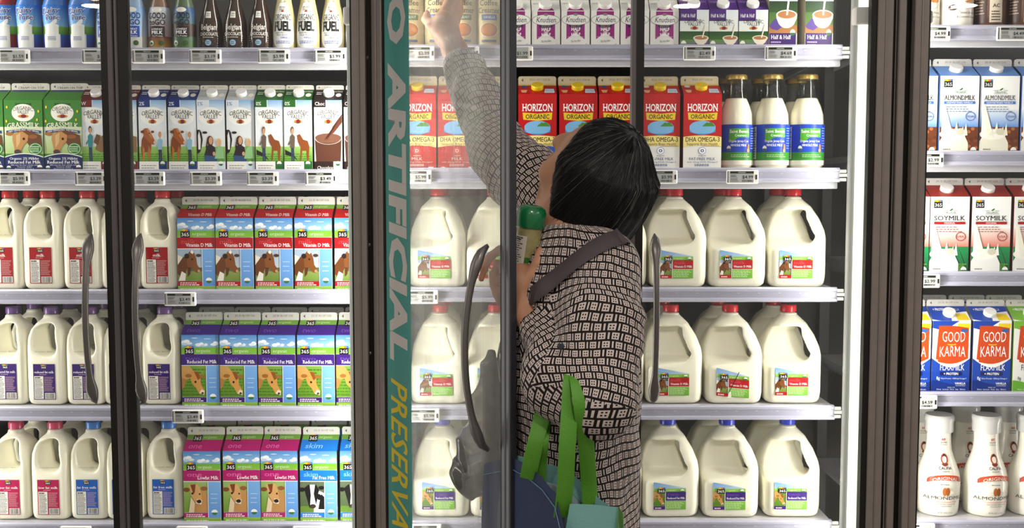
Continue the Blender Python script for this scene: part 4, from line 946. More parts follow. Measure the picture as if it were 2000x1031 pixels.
def coconut(brown):
    pr = [(.036, 0), (.041, .004), (.0425, .03), (.0415, .06), (.043, .085), (.040, .11), (.03, .14), (.025, .17), (.025, .2)]
    a = Art(nx=22, ny=14); k = '#5a4232'
    if brown:
        a.rect(.36, .1, .64, 1, '#d8cdbc'); a.rect(0, .1, .3, .98, '#4a2f22'); a.text('AC', .42, .58, .45, .08, k, bold=.02); a.lines(.4, .15, .6, .4, 4, k, .4, 3); a.lines(.05, .3, .27, .7, 6, '#b8a08c', .35, 4)
    else:
        a.ell(.30, .44, .1, .07, '#4a3326', 12); a.text('10', .26, .34, .44, .04, '#efe6d8', bold=.02); a.lines(.22, .41, .38, .43, 1, '#efe6d8', .6, 3); a.ell(.6, .64, .07, .09, '#c8844a', 10); a.ell(.69, .6, .075, .05, '#d89a5c', 10); a.ell(.52, .66, .04, .04, '#6a9a3c', 8); a.ring(.6, .6, .19, .2, .05, '#c8bfae'); a.text('Toasted Almond', .42, .8, .29, .06, k, shear=.25); a.text('& Coconut Cream', .38, .82, .2, .05, k, shear=.25); a.lines(.4, .01, .64, .035, 1, k, .6, 3)
    return bottle('creamer_bottle', pr, mat('cream_plastic', '#efe9dc', .3, coat=.3) if not brown else mat('brown_plastic', '#5a3a2a', .3, coat=.3), a, .003, .11, 2.7, 48, [(.027, .199), (.027, .225), (.024, .228)], mat('clear_grey_cap', '#c9c8c6', .25, coat=.4))
P_COW, P_COB = coconut(False), coconut(True)

# ---------------- blow-moulded jugs with a real handle opening
def sq(X, Y, hw, r):
    qx, qy = np.abs(X)-(hw-r), np.abs(Y)-(hw-r)
    return np.sqrt(np.maximum(qx, 0)**2+np.maximum(qy, 0)**2)+np.minimum(np.maximum(qx, qy), 0)-r
def jug_field(gallon):
    h = .0032 if gallon else .0026; hw0 = .0735 if gallon else .049
    g = Field((-hw0-.012, -hw0-.012, -.01), (hw0+.012, hw0+.012, .25), h)
    X, Y, Z = np.meshgrid(*g.ax, indexing='ij')
    if gallon:
        hw = np.interp(Z, [0, .01, .03, .125, .145, .175, .205, .221, .228], [.066, .071, .0735, .0735, .0705, .0595, .0425, .026, .0195]); rr = np.interp(Z, [0, .12, .2, .225], [.024, .024, .026, .0195])
    else:
        hw = np.interp(Z, [0, .008, .02, .155, .175, .195, .210, .221, .228], [.043, .047, .049, .049, .0480, .0425, .0330, .0210, .0185]); rr = np.interp(Z, [0, .14, .2, .225], [.016, .016, .021, .0185])
    d = sq(X, Y, hw, np.minimum(rr, hw))*.88
    d = smax(d, -Z, .010); d = smax(d, Z-.232, .003)
    # mould crease low on the body, handle opening
    if gallon:
        a = (X-Y)/math.sqrt(2); b = (X+Y)/math.sqrt(2)
        t = np.clip((Z-.132)/(.183-.132), 0, 1); ca = .063+t*(.036-.063); zz = .132+t*.051
        da = a-ca; fl = np.maximum(np.abs(b)-.004, 0)
        da = np.where(da < 0, da*.0155/(.0155+1.5*fl), da*1.06); dz = Z-zz; dz = np.where(dz < 0, dz*.0155/(.0155+.25*fl), dz)
        hole = np.sqrt(da**2+dz**2)-.0150
        d = smax(d, -hole, .007)
        d = smax(d, -(np.sqrt((X/.0735)**2+0*Y)*0 + np.abs(Z-.021)+np.abs(np.maximum(np.abs(X), np.abs(Y))-.0755)*1.2-.0028), .003)
    else:
        t = np.clip((Z-.152)/(.194-.152), 0, 1); cx = .012+t*(.006-.012); zz = .152+t*.042
        dx = X-cx; fl = np.maximum(np.abs(Y)-.006, 0); dx = np.where(dx < 0, dx*.014/(.014+.6*fl), dx); dz = Z-zz; dz = np.where(dz < 0, dz*.014/(.014+.2*fl), dz)
        hole = np.sqrt(dx**2+dz**2)-.0168
        d = smax(d, -hole, .006)
    g.F = d.astype(np.float32)
    return g
def jug(gallon, capm, la, l0, l1, lz0, lz1, name):
    me = JUGM[gallon]
    p = P('gallon_jug' if gallon else 'half_gallon_jug', me, M_HDPE)
    r = .0205 if gallon else .0185
    cb = cap_mesh(r, .017, 40); m = cb.mesh('cap', True, 40); m.transform(Matrix.Translation((0, 0, .2335))); p.part('cap', m, capm)
    nr = MB().lathe([(r*.93, .224), (r*1.06, .2255), (r*1.06, .2285), (r*.93, .2295)], 32, capb=False, capt=False); p.part('neck_ring', nr.mesh('neck_ring', True), M_HDPE)
    b = MB(); y = -(.0735 if gallon else .049); la.to(b, flat_map(l0, l1, y-.0006, lz0, lz1)); p.part('label', b.mesh('label'), PM)
    if not gallon:
        t = Art(); t.text('JUL 01  10-41:02 AUG 30', 0, .55, 0, 1, '#6e6a5c'); t.text('ABC121 7', .62, 1, .1, 1, '#6e6a5c'); bb = MB(); t.to(bb, flat_map(-.024, .024, y+.0005, .1385, .1408)); p.part('date_code', bb.mesh('date_code'), PM)
    return p
JUGM = {g: jug_field(g).mesh('jug_shell', 2)[0] for g in (True, False)}
def hg_label(col, word):
    a = Art(); a.rect(0, 0, 1, 1, col); a.push(.36, .86, .62, .95); chip365(a, 0, 0, 1, 1); a.pop()
    n = len(word); w = min(.9, .085*n+.02); a.text(word, .5-w/2, .5+w/2, .745, .075 if n < 6 else .062, '#ffffff', serif=True); a.lines(.28, .70, .72, .72, 1, '#f0c8cc', .5, 2)
    a.rect(.04, .02, .46, .66, '#ece9e2'); a.lines(.07, .05, .43, .6, 13, '#3a3632', .42, 5); a.lines(.08, .60, .4, .65, 1, '#1c1a18', .7, 2); a.lines(.5, .24, .95, .66, 13, '#e6c6c8', .28, 8); a.rect(.52, .02, .98, .19, '#ece9e2'); a.bars(.55, .03, .95, .18, 15); 
    return a
P_JR = jug(False, M_CAPR, hg_label('#a8141e', 'milk'), -.030, .026, .016, .108, 'r')
P_JP = jug(False, M_CAPP, hg_label('#46207c', 'reduced fat milk'), -.030, .026, .016, .108, 'p')
P_JK = jug(False, M_CAPK, hg_label('#b8145e', 'low fat milk'), -.030, .026, .016, .108, 'k')
P_JB = jug(False, M_CAPB, hg_label('#1f6cc0', 'fat free milk'), -.030, .026, .016, .108, 'b')
def gal_label(col, word, ghost, kind, torn=False):
    a = Art()
    a.raw([(0, .70), (1, .70), (1, .78), (.05, .99), (0, .99)], [(0, 1, 2, 3, 4)], np.array([C('#a8c8e6'), C('#c4d6ea'), C('#d6e2ee'), C('#86aede'), C('#86aede')]))
    a.rect(0, .64, 1, .77, '#86bc48', '#a4cc6a'); a.rect(0, 0, .36, .64, '#dfe4e2'); a.push(0, .12, .36, .66); cow(a, kind); a.pop(); a.rect(0, 0, .36, .12, col); a.lines(.05, .03, .3, .09, 1, '#f0d8d8', .7, 2)
    a.rect(.375, .32, 1, .645, col); a.text(ghost, .42, .78, .50, .11, '#d0606a' if ghost == 'milk' else '#7a58b0', serif=True); a.text(word, .42, .97, .38, .075, '#ffffff', serif=True, bold=.004)
    a.rect(.375, 0, 1, .31, '#7fb544', '#8cc252'); a.lines(.4, .04, .95, .29, 6, '#d6ebbc', .4, 6); a.rect(.36, 0, .375, .66, '#f0f0ea'); a.rect(.375, .31, 1, .322, '#e8f0dc')
    chip365(a, .12, .60, .36, .76); a.text('organic', .40, .68, .68, .05, '#e6f2d0', serif=True); seal(a, .89, .69, .055, 1.0)
    if torn:
        for i, (v, f, c, k) in enumerate(a.L):
            m = v[:, 0] + .35*(v[:, 1]-.5) > .42
            v2 = v.copy(); v2[:, 1] += np.where(v[:, 0] > .4, -.05-.12*(v[:, 0]-.4)+.02, -.04*1+.1*(.4-v[:, 0])); a.L[i] = (v2, f, c, k)
        a.poly([(.37, .10), (.39, .10), (.70, .84), (.675, .84)], '#2a2620'); a.poly([(.34, -.09), (.46, -.09), (.44, .14), (.40, .14)], '#f4f1dc')
    return a
lx0, lx1, lz0, lz1 = -.048, .036, .024, .096
P_GR = jug(True, M_CAPRG, gal_label('#b8181e', 'Vitamin D Milk', 'milk', 'brown'), lx0, lx1, lz0, lz1, 'g')
P_GT = jug(True, M_CAPRG, gal_label('#b8181e', 'Vitamin D Milk', 'milk', 'brown', True), lx0, lx1, lz0, lz1, 'g')
P_GB = jug(True, M_CAPN, gal_label('#4a2484', 'Reduced Fat Milk', 'two', 'fawn'), lx0, lx1, lz0, lz1, 'g')
def shipper():
    b = MB().cbox(-.2, .2, -.14, .14, 0, .25, .002); p = P('cardboard_box', b.mesh('cardboard_box'), mat('corrugated_board', '#8a6238', .7, noise=(20, .12)))
    p.part('tape', MB().box(-.2005, .2005, -.025, .025, .2502, .2508).mesh('tape'), mat('box_tape', '#a8824e', .4)); return p
P_BOX = shipper()
# ------------------------------------------------------------------ stocking the shelves
ORD = ['first', 'second', 'third', 'fourth', 'fifth', 'sixth', 'seventh', 'eighth', 'ninth']
ALLP = []
def row(sec, sh, items, group):
    """items: (photo x of the centre, prototype, description, category, depth, copies behind, turn)"""
    z = SZ[sec, sh]; py = SHELF_PY[sec][sh]-70
    cnt = {}; seen = {}
    for it in items: cnt[it[2]] = cnt.get(it[2], 0)+1
    for it in items:
        px, p, desc, cat, D, back = it[:6]; rz = it[6] if len(it) > 6 else random.uniform(-.012, .012)*(1 if cat == 'jug' else 2); dy = it[7] if len(it) > 7 else random.uniform(0, .006)
        if p not in ALLP: ALLP.append(p)
        x = at(px, py, YP)[0]; k = seen.get(desc, 0); seen[desc] = k+1
        o = p.spawn((x, YP+D/2+.004+dy, z), rz)
        lab = '%s, %s from left, %s shelf' % (desc, ORD[k], SHN[sh]) if cnt[desc] > 1 else '%s, only one on %s shelf' % (desc, SHN[sh])
        tag(o, lab, cat, group)
        for j in range(back):
            b = p.spawn((x+random.uniform(-.001, .001), YP+D/2+.008+dy+(j+1)*(D+.016), z), random.uniform(-.012, .012))
            tag(b, '%s %s behind the %s from left, %s shelf' % ('' if j == 0 else 'farther', desc, ORD[k], SHN[sh]) if cnt[desc] > 1 else '%s, standing behind the front one, %s shelf' % (desc, SHN[sh]), cat, group+', rear')
            b['label'] = b['label'].strip()
B, K = 'bottle', 'carton'
# left cooler
row('L', 0, [(2, P_DPR, 'red-based milk bottle with blue top', B, .065, 0), (45, P_DP, 'blue milk bottle with milk-glass print', B, .065, 0), (97, P_DP, 'blue milk bottle with milk-glass print', B, .065, 0), (148, P_DP, 'blue milk bottle with milk-glass print', B, .065, 0),
    (201, P_GG0, 'pale bottle partly hidden behind door frame', B, .058, 0), (255, P_GG0, 'pale blue lowfat milk bottle', B, .058, 0), (303, P_GG1, 'brown chocolate lowfat milk bottle', B, .058, 0), (352, P_GG2, 'chocolate milk bottle with green reflection in its colours', B, .058, 0),
    (403, P_BEL, 'dark chocolate drink bottle with white lettering', B, .062, 0), (452, P_BEL, 'dark chocolate drink bottle with white lettering', B, .062, 0), (502, P_BEL, 'dark chocolate drink bottle with white lettering', B, .062, 0),
    (550, P_FUV, 'white vanilla protein shake bottle', B, .058, 0), (597, P_FUV, 'white vanilla protein shake bottle', B, .058, 0), (645, P_FUC, 'white chocolate protein shake bottle', B, .058, 0), (693, P_FUC, 'white protein shake bottle cut by door frame', B, .058, 0)], 'single-serve bottles')
OVd = 'white carton, %s roof, %s'
row('L', 1, [(-33, P_GRASS, 'green cream-top milk carton with cow', K, .0965, 0), (45, P_GRASS, 'green cream-top milk carton with cow', K, .0965, 0), (122, P_GRASS, 'green cream-top milk carton with cow', K, .0965, 0),
    (183, P_OVW, 'white carton with dark red roof', K, .0705, 0), (239, P_OVW, 'white carton with dark red roof', K, .0705, 0), (297, P_OV2, 'white carton with navy roof, cow and child', K, .0705, 0), (354, P_OV2, 'white carton with navy roof, cow and child', K, .0705, 0),
    (411, P_OV1, 'white carton with grey roof, woman and child', K, .0705, 0), (468, P_OV1, 'white carton with grey roof, woman and child', K, .0705, 0), (525, P_OV0, 'white carton with green roof, man and cow', K, .0705, 0), (581, P_OV0, 'white carton with green roof, man and cow', K, .0705, 0),
    (640, P_OVC, 'chocolate milk carton with dark roof', K, .0705, 0), (699, P_OVC, 'chocolate milk carton with dark roof', K, .0705, 0)], 'cartons on the left second shelf')
Jd = '%s-capped half-gallon milk jug'
def jugs(sh, its, crt):
    row('L', sh, [(px, p, Jd % c, 'jug', .099, 1) for px, p, c in its], 'half-gallon jugs')
    row('L', sh, [(px, p, d, K, .0955, 1) for px, p, d in crt], 'half-gallon cartons')
vd, tw, on, sk = 'red banded milk carton with brown cow', 'purple banded milk carton with fawn cow', 'magenta banded milk carton with tan cow', 'blue banded milk carton with black-and-white cow'
jugs(2, [(2, P_JR, 'red'), (78, P_JR, 'red'), (156, P_JR, 'red'), (229, P_JR, 'red'), (305, P_JR, 'red')], [(382, P_365D, vd), (458, P_365D, vd), (535, P_365D, vd), (612, P_365D, vd), (689, P_365D, vd)])
jugs(3, [(9, P_JP, 'purple'), (86, P_JP, 'purple'), (162, P_JP, 'purple'), (234, P_JP, 'purple'), (310, P_JP, 'purple')], [(389, P_365T, tw), (465, P_365T, tw), (541, P_365T, tw), (617, P_365T, tw), (693, P_365T, tw)])
jugs(4, [(16, P_JK, 'pink'), (94, P_JK, 'pink'), (169, P_JB, 'sky-blue'), (240, P_JB, 'sky-blue'), (318, P_JB, 'sky-blue')], [(394, P_365O, on), (470, P_365O, on), (545, P_365O, on), (622, P_365S, sk), (699, P_365S, sk)])
# middle cooler
row('M', 0, [(800, P_CRH, 'tan hazelnut coffee creamer bottle', B, .065, 0), (853, P_CRV, 'tan vanilla coffee creamer bottle', B, .065, 0), (905, P_CRH, 'tan hazelnut coffee creamer bottle', B, .065, 0), (955, P_CRV, 'tan vanilla coffee creamer bottle', B, .065, 0)], 'coffee creamers')
kn = 'white and magenta half-and-half carton'
row('M', 0, [(1008, P_KN, kn, K, .0715, 0), (1066, P_KN, kn, K, .0715, 0), (1124, P_KN, kn, K, .0715, 0), (1183, P_KN, kn, K, .0715, 0), (1241, P_KN, kn, K, .0715, 0), (1299, P_KN, kn, K, .0715, 0),
    (1357, P_HH, 'purple-roofed pint half-and-half carton', K, .0725, 0), (1415, P_HH, 'purple-roofed pint half-and-half carton', K, .0725, 0), (1474, P_HH, 'purple-roofed pint half-and-half carton', K, .0725, 0),
    (1531, P_HHB, 'taller half-and-half carton with coffee cup', K, .0715, 0), (1601, P_HHB, 'taller half-and-half carton with coffee cup', K, .0715, 0, .05)], 'half-and-half cartons')
row('M', 1, [(814, P_HZD, 'all-red milk carton with yellow cap', K, .0965, 0), (892, P_HZD, 'all-red milk carton with yellow cap', K, .0965, 0), (970, P_HZ2, 'red and blue milk carton with yellow cap', K, .0965, 0), (1050, P_HZ2, 'red and blue milk carton with yellow cap', K, .0965, 0), (1129, P_HZ2, 'red and blue milk carton with yellow cap', K, .0965, 0),
    (1208, P_HZ2, 'red and blue milk carton with yellow cap', K, .0965, 0), (1292, P_HZ0, 'red and white milk carton with yellow cap', K, .0965, 0), (1372, P_HZ0, 'red and white milk carton with yellow cap', K, .0965, 0),
    (1446, P_STB, 'glass milk bottle with gold lid', B, .091, 1), (1516, P_STB, 'glass milk bottle with gold lid', B, .091, 1), (1586, P_STB, 'glass milk bottle with gold lid', B, .091, 1)], 'second shelf milk, middle cooler')
gd, bd = 'red-capped gallon milk jug', 'dark-blue-capped gallon milk jug'
row('M', 2, [(852, P_GR, gd, 'jug', .147, 1, .0), (966, P_GR, gd, 'jug', .147, 1, .02), (1086, P_GR, gd, 'jug', .147, 0), (1208, P_GR, gd, 'jug', .147, 1, .02), (1326, P_GR, gd, 'jug', .147, 1, .02), (1444, P_GR, gd, 'jug', .147, 1, .0), (1563, P_GR, gd, 'jug', .147, 1, -.03)], 'gallon jugs')
row('M', 3, [(856, P_GR, gd, 'jug', .147, 1, .0), (968, P_GR, gd, 'jug', .147, 1, .02), (1086, P_GR, gd, 'jug', .147, 0), (1203, P_GR, gd, 'jug', .147, 1, .02), (1318, P_GR, gd, 'jug', .147, 1, .03), (1437, P_GT, gd+' with torn label', 'jug', .147, 1, .0), (1554, P_GR, gd, 'jug', .147, 1, -.02)], 'gallon jugs')
row('M', 4, [(860, P_GB, bd, 'jug', .147, 1, .0), (972, P_GB, bd, 'jug', .147, 1, .02), (1086, P_GB, bd, 'jug', .147, 0), (1199, P_GB, bd, 'jug', .147, 1, .02), (1312, P_GB, bd, 'jug', .147, 1, .03), (1430, P_GB, bd, 'jug', .147, 1, .0), (1552, P_GB, bd, 'jug', .147, 1, -.02)], 'gallon jugs')
for i, x in enumerate((-.06, .36)):
    o = P_BOX.spawn((x, YP+.42, SZ['M', 1]), 0); ALLP.append(P_BOX) if P_BOX not in ALLP else None
    tag(o, 'brown cardboard box behind the red cartons, %s from left' % ORD[i], 'box', 'cardboard boxes at the back')
# right-hand cooler
row('R', 0, [(1816, P_COW, 'cream-coloured creamer bottle with almond print', B, .085, 0), (1883, P_COW, 'cream-coloured creamer bottle with almond print', B, .085, 0), (1950, P_COB, 'brown creamer bottle', B, .085, 0), (2016, P_COB, 'brown creamer bottle', B, .085, 0)], 'creamers in the right-hand cooler')
row('R', 1, [(1794, P_ALM, 'white and blue almondmilk carton', K, .0985, 1), (1874, P_ALM, 'white and blue almondmilk carton', K, .0985, 1), (1955, P_ALM, 'white and blue almondmilk carton', K, .0985, 1), (2036, P_ALM, 'white and blue almondmilk carton', K, .0985, 0)], 'almondmilk cartons')
row('R', 2, [(1778, P_SOY, 'white and red soymilk carton', K, .0985, 1), (1857, P_SOY, 'white and red soymilk carton', K, .0985, 1), (1938, P_SOY, 'white and red soymilk carton', K, .0985, 1), (2019, P_SOY, 'white and red soymilk carton', K, .0985, 1)], 'soymilk cartons')
row('R', 3, [(1782, P_KAR, 'blue and orange flaxmilk carton', K, .0965, 1), (1860, P_KAR, 'blue and orange flaxmilk carton', K, .0965, 1), (1939, P_KAR, 'blue and orange flaxmilk carton', K, .0965, 1), (2017, P_KARG, 'green and orange flaxmilk carton', K, .0965, 1)], 'flaxmilk cartons')
row('R', 4, [(1762, P_CAL, 'cream carafe bottle of almondmilk', B, .112, 1), (1851, P_CAL, 'cream carafe bottle of almondmilk', B, .112, 1, .0), (1944, P_CAL, 'cream carafe bottle of almondmilk', B, .112, 1, .12), (2034, P_CAL, 'cream carafe bottle of almondmilk', B, .112, 1)], 'almondmilk carafe bottles')
for p in ALLP: p.drop()

# electronic price tags clipped on the rails
TW, TH = .079, .0345
fm = MB(); fm.cbox(-TW/2, TW/2, -.009, 0, 0, TH, .0022); FRM = fm.mesh('price_tag')
sm = MB(); sm.box(-TW/2+.008, TW/2-.012, -.0094, -.0085, .003, TH-.003); SCM = sm.mesh('screen')
bmx = MB(); bmx.box(TW/2-.0075, TW/2-.0035, -.0096, -.0085, TH*.32, TH*.66); BTM = bmx.mesh('button')
M_LCD = mat('lcd_grey', '#a8a9a7', .25, coat=.4)
lm = MB(); la = Art(); la.bars(.015, .1, .085, .92, 1); la.lines(.02, .08, .08, .92, 14, '#55524e', .5, 3); la.to(lm, flat_map(-TW/2, TW/2, -.009, 0, TH)); LMM = lm.mesh('side_code')
def pricetag(sec, sh, px, price, where, org=True):
    z = SZ[sec, sh]; x = at(px, SHELF_PY[sec][sh]+15, YP-.03)[0]
    o = obj('price_tag', FRM, M_WHITEP); o.location = (x, YP-.0245, z-.0375)
    tag(o, 'white electronic price tag %s' % where, 'price tag', 'electronic price tags')
    obj('screen', SCM, M_LCD, o); obj('button', BTM, M_BLACK, o); obj('side_code', LMM, PM, o)
    a = Art()
    if org: a.rect(.0, .80, 1, 1, '#26241f'); a.text('ORGANIC', .34, .66, .84, .11, '#c8ccc4', bold=.01)
    else: a.rect(.0, .86, .5, 1, '#26241f')
    a.lines(.03, .48, .32, .72, 3, '#33312c', .5, int(px)); a.lines(.03, .12, .4, .42, 4, '#5a5852', .4, int(px)+1)
    a.text(price, .52, .97, .36, .27, '#11100d', bold=.01); a.bars(.5, .08, .97, .24, 14, seed=int(px))
    b = MB(); a.to(b, flat_map(-TW/2+.008, TW/2-.012, -.0094, .003, TH-.003)); obj('readout', b.mesh('readout'), PM, o)
T = 'under the '
for a in [('L', 0, 27, '$1.59', T+'first blue milk bottle'), ('L', 0, 192, '$1.59', 'beside the door frame, top left shelf'), ('L', 0, 290, '$1.99', 'reading $1.99 under pale blue bottle'), ('L', 0, 401, '$3.19', 'reading $3.19 under chocolate bottles'), ('L', 0, 535, '$3.99', 'reading $3.99 under the vanilla shake bottles'), ('L', 0, 645, '$3.99', 'reading $3.99 under the chocolate shake bottle'),
          ('L', 1, 27, '$5.99', 'reading $5.99 under the green cartons'), ('L', 1, 178, '$3.39', 'reading $3.39, left of the door frames'), ('L', 1, 291, '$3.39', 'reading $3.39 under the navy-roofed cartons'), ('L', 1, 402, '$3.39', 'reading $3.39 under the grey-roofed cartons'), ('L', 1, 513, '$3.39', 'reading $3.39 under the green-roofed cartons'), ('L', 1, 627, '$3.49', 'reading $3.49 under the chocolate milk carton'),
          ('L', 2, 352, '$3.49', 'reading $3.49 under the red banded cartons'), ('L', 3, 367, '$3.49', 'with torn paper under the purple banded cartons'), ('L', 4, 148, '$3.49', 'under the sky-blue-capped jugs'), ('L', 4, 375, '$3.49', 'under the magenta banded cartons'), ('L', 4, 602, '$3.49', 'under the blue banded carton'),
          ('M', 0, 818, '$2.99', 'reading $2.99 under the creamers behind open door'), ('M', 0, 905, '$2.99', 'behind the raised hand'), ('M', 0, 1010, '$1.99', 'reading $1.99 at the edge of the open door'), ('M', 0, 1366, '$2.49', 'reading $2.49 under purple-roofed pint cartons'), ('M', 0, 1525, '$4.69', 'reading $4.69 under the taller half-and-half cartons'),
          ('M', 1, 812, '$5.99', 'reading $5.99 under the all-red cartons'), ('M', 1, 1292, '$5.99', 'reading $5.99 just right of the dark hair'), ('M', 1, 1450, '$4.99', 'reading $4.99 under the glass bottles'), ('M', 2, 825, '$5.99', 'behind open door on third shelf'), ('M', 3, 828, '$5.99', 'behind open door on fourth shelf'), ('M', 4, 832, '$5.99', 'behind open door on fifth shelf'),
          ('R', 0, 1825, '$4.99', 'reading $4.99 under the cream creamer bottle'), ('R', 0, 1978, '$4.49', 'under the brown creamer bottles'), ('R', 1, 1812, '$2.99', 'reading $2.99 under the almondmilk cartons'), ('R', 2, 1805, '$2.99', 'reading $2.99 under the soymilk cartons'), ('R', 3, 1800, '$4.59', 'reading $4.59 under the flaxmilk cartons'), ('R', 4, 1796, '$4.59', 'under the carafe bottles')]:
    pricetag(*a, org=a[3] not in ('$1.59', '$1.99', '$4.59') or a[2] == 290)
# ------------------------------------------------------------------ the shopper
def vec(p): return np.array(p, float)
A3 = lambda px, py, Y: vec(at(px, py, Y))
M_SKIN = mat('skin', '#a5765a', .5, 0, .35, bump=(140, .12), noise=(25, .05), sss=.0)
# key joints
SH_L, EL_L, WR_L = A3(1165, 535, 1.985), A3(1150, 770, 1.87), A3(1026, 606, 2.025)      # near arm
SH_R, EL_R, WR_R = A3(1075, 395, 2.26), A3(975, 285, 2.38), A3(889, 100, 2.56)          # raised arm
TC = lambda z: vec((np.interp(z, [.7, .95, 1.2, 1.36, 1.46], [.105, .11, .115, .125, .135]), np.interp(z, [.7, 1.2, 1.4], [2.13, 2.13, 2.13])))
HC = A3(1158, 343, 2.12)
fd = vec((-.64, .62, .46)); fd /= np.linalg.norm(fd)
rt = np.cross(fd, (0, 0, 1)); rt /= np.linalg.norm(rt); up = np.cross(rt, fd)
HM3 = np.stack([fd, rt, up])                      # head axes: face, right ear, crown
def hp(f, r, u): return HC + fd*f + rt*r + up*u

B = Field((-.27, 1.70, -.01), (.42, 2.80, 2.02), .0042)
# head
B.ell(HC, (.094, .074, .108), HM3, .0)
B.ell(hp(.036, 0, -.055), (.062, .056, .066), HM3, .02)              # jaw
B.ell(hp(.068, 0, -.093), (.026, .026, .020), HM3, .02)              # chin
B.ell(hp(.088, 0, .03), (.018, .045, .018), HM3, .02)                # brow
B.cone(hp(.092, 0, .012), hp(.112, 0, -.022), .008, .012, .010)      # nose
B.ell(hp(.104, .010, -.026), (.008, .008, .006), HM3, .006); B.ell(hp(.104, -.010, -.026), (.008, .008, .006), HM3, .006)
for s in (-1, 1):
    B.ell(hp(.088, .031*s, .008), (.016, .016, .010), HM3, .008, cut=True)
    B.ell(hp(.066, .045*s, -.028), (.026, .024, .026), HM3, .02)     # cheeks
    B.ell(hp(-.004, .076*s, -.012), (.020, .009, .032), HM3, .006)   # ears
B.ell(hp(.094, 0, -.055), (.010, .024, .006), HM3, .006); B.ell(hp(.092, 0, -.067), (.010, .020, .006), HM3, .006)
# neck and trunk (mostly under clothing)
B.cone(hp(-.02, 0, -.05), vec((.130, 2.125, 1.40)), .054, .058, .03)
B.cone((.128, 2.13, 1.40), (.115, 2.13, .95), .09, .10, .04)
B.ell((.11, 2.13, .93), (.115, .15, .12), None, .04)
B.cone(SH_L+vec((0, .03, 0)), SH_R+vec((.02, -.03, 0)), .055, .055, .04)
for s in (-1, 1):
    hip = vec((.11, 2.13+.085*s, .90)); kn = vec((.09, 2.13+.085*s, .48)); an = vec((.12, 2.13+.08*s, .08))
    B.chain([hip, kn, an], [.075, .052, .038], .02); B.cone(an+vec((.01, 0, -.045)), an+vec((-.15, 0, -.05)), .03, .026, .02)
# near arm and its hand holding the jar
B.chain([SH_L, EL_L], [.046, .04], .02); B.chain([EL_L, EL_L+.5*(WR_L-EL_L), WR_L], [.040, .036, .0265], .015)
PL = A3(1020, 556, 2.035)
B.cone(WR_L, PL, .0265, .030, .02); B.ell(PL+vec((-.006, .0, .004)), (.034, .020, .036), None, .02)
KL = [A3(1001, 508, 2.058), A3(994, 528, 2.062), A3(992, 548, 2.062), A3(994, 568, 2.055)]
for k, q4 in enumerate([((976, 488, 2.078), (958, 500, 2.088), (946, 524, 2.088), (940, 545, 2.086)), ((974, 516, 2.082), (963, 538, 2.090), (962, 556, 2.086)), ((976, 544, 2.08), (967, 562, 2.086), (968, 576, 2.08)), ((981, 566, 2.07), (974, 580, 2.074), (976, 592, 2.068))]):
    B.chain([PL, KL[k]]+[A3(*q) for q in q4], [.018, .0105, .0094, .0084, .0074, .0066][:2+len(q4)], .003)
B.chain([WR_L+.35*(PL-WR_L)+vec((.012, -.004, 0)), A3(1041, 540, 2.022), A3(1052, 515, 2.02), A3(1055, 490, 2.03)], [.020, .0165, .0125, .009], .006)   # thumb
# raised arm and its hand closing on the creamer
B.chain([SH_R, EL_R], [.046, .042], .02); B.chain([EL_R, EL_R+.45*(WR_R-EL_R), WR_R], [.040, .035, .027], .015)
PR = A3(868, 55, 2.605)
B.cone(WR_R, PR, .027, .033, .02); B.ell(PR, (.030, .024, .040), None, .015)
for pts in ([(863, 30, 2.615), (874, 6, 2.64), (880, -18, 2.668), (874, -38, 2.69)], [(874, 22, 2.63), (886, -6, 2.655), (888, -30, 2.68), (882, -48, 2.70)], [(884, 28, 2.64), (895, 2, 2.665), (895, -20, 2.69), (888, -36, 2.71)], [(889, 42, 2.64), (898, 22, 2.668), (897, 4, 2.69), (891, -10, 2.70)]):
    B.chain([PR]+[A3(*q) for q in pts], [.020, .0115, .0103, .0093, .0078], .004)
B.chain([A3(882, 82, 2.575), A3(858, 60, 2.592), A3(842, 50, 2.60), A3(832, 38, 2.615), A3(834, 26, 2.63)], [.020, .0175, .0125, .0108, .0085], .006)  # thumb
bm_, _, _ = B.mesh('person', 2)
person = obj('person', bm_, M_SKIN)
tag(person, 'person in black-and-cream patterned shirt reaching up past the open cooler door', 'person')
for s in (-1, 1):
    e = MB(); bm0 = bmesh.new(); bmesh.ops.create_uvsphere(bm0, u_segments=14, v_segments=10, radius=.0115); e.addbm(bm0)
    eo = obj('eye', e.mesh('eye', True), mat('eye_white', '#e9e4dc', .2), person); eo.location = hp(.0725, .031*s, .008)
    i_ = MB(); bm0 = bmesh.new(); bmesh.ops.create_uvsphere(bm0, u_segments=12, v_segments=8, radius=.0058); i_.addbm(bm0)
    io = obj('iris', i_.mesh('iris', True), mat('iris_dark', '#2a1a12', .15), eo); io.location = fd*.0075

# ---- shirt
S = Field((-.20, 1.66, .66), (.42, 2.72, 1.90), .0048)
zz = np.array([.68, .80, .92, 1.05, 1.18, 1.30, 1.37, 1.415, 1.445]); aa = np.array([.132, .132, .132, .138, .140, .132, .112, .085, .062]); bb = np.array([.195, .195, .195, .190, .190, .182, .150, .105, .072])
sl, X, Y, Z = S.blk((-.2, 1.8, .70), (.42, 2.5, 1.45), .0)
cx = np.interp(Z, [.7, .95, 1.2, 1.36, 1.46], [.122, .124, .118, .125, .135]); a_ = np.interp(Z, zz, aa); b_ = np.interp(Z, zz, bb)
th = np.arctan2(Y-2.13, X-cx)
fold = .0035*np.sin(th*7+Z*9)*np.clip((1.25-Z)/.3, 0, 1) + .003*np.sin(Z*46+np.sin(th*3)*2)*np.clip((Z-.85)/.2, 0, 1)*np.clip((1.3-Z)/.2, 0, 1)
q = np.sqrt(((X-cx)/a_)**2+((Y-2.13)/b_)**2); f = (q-1)*np.minimum(a_, b_)*.92+fold
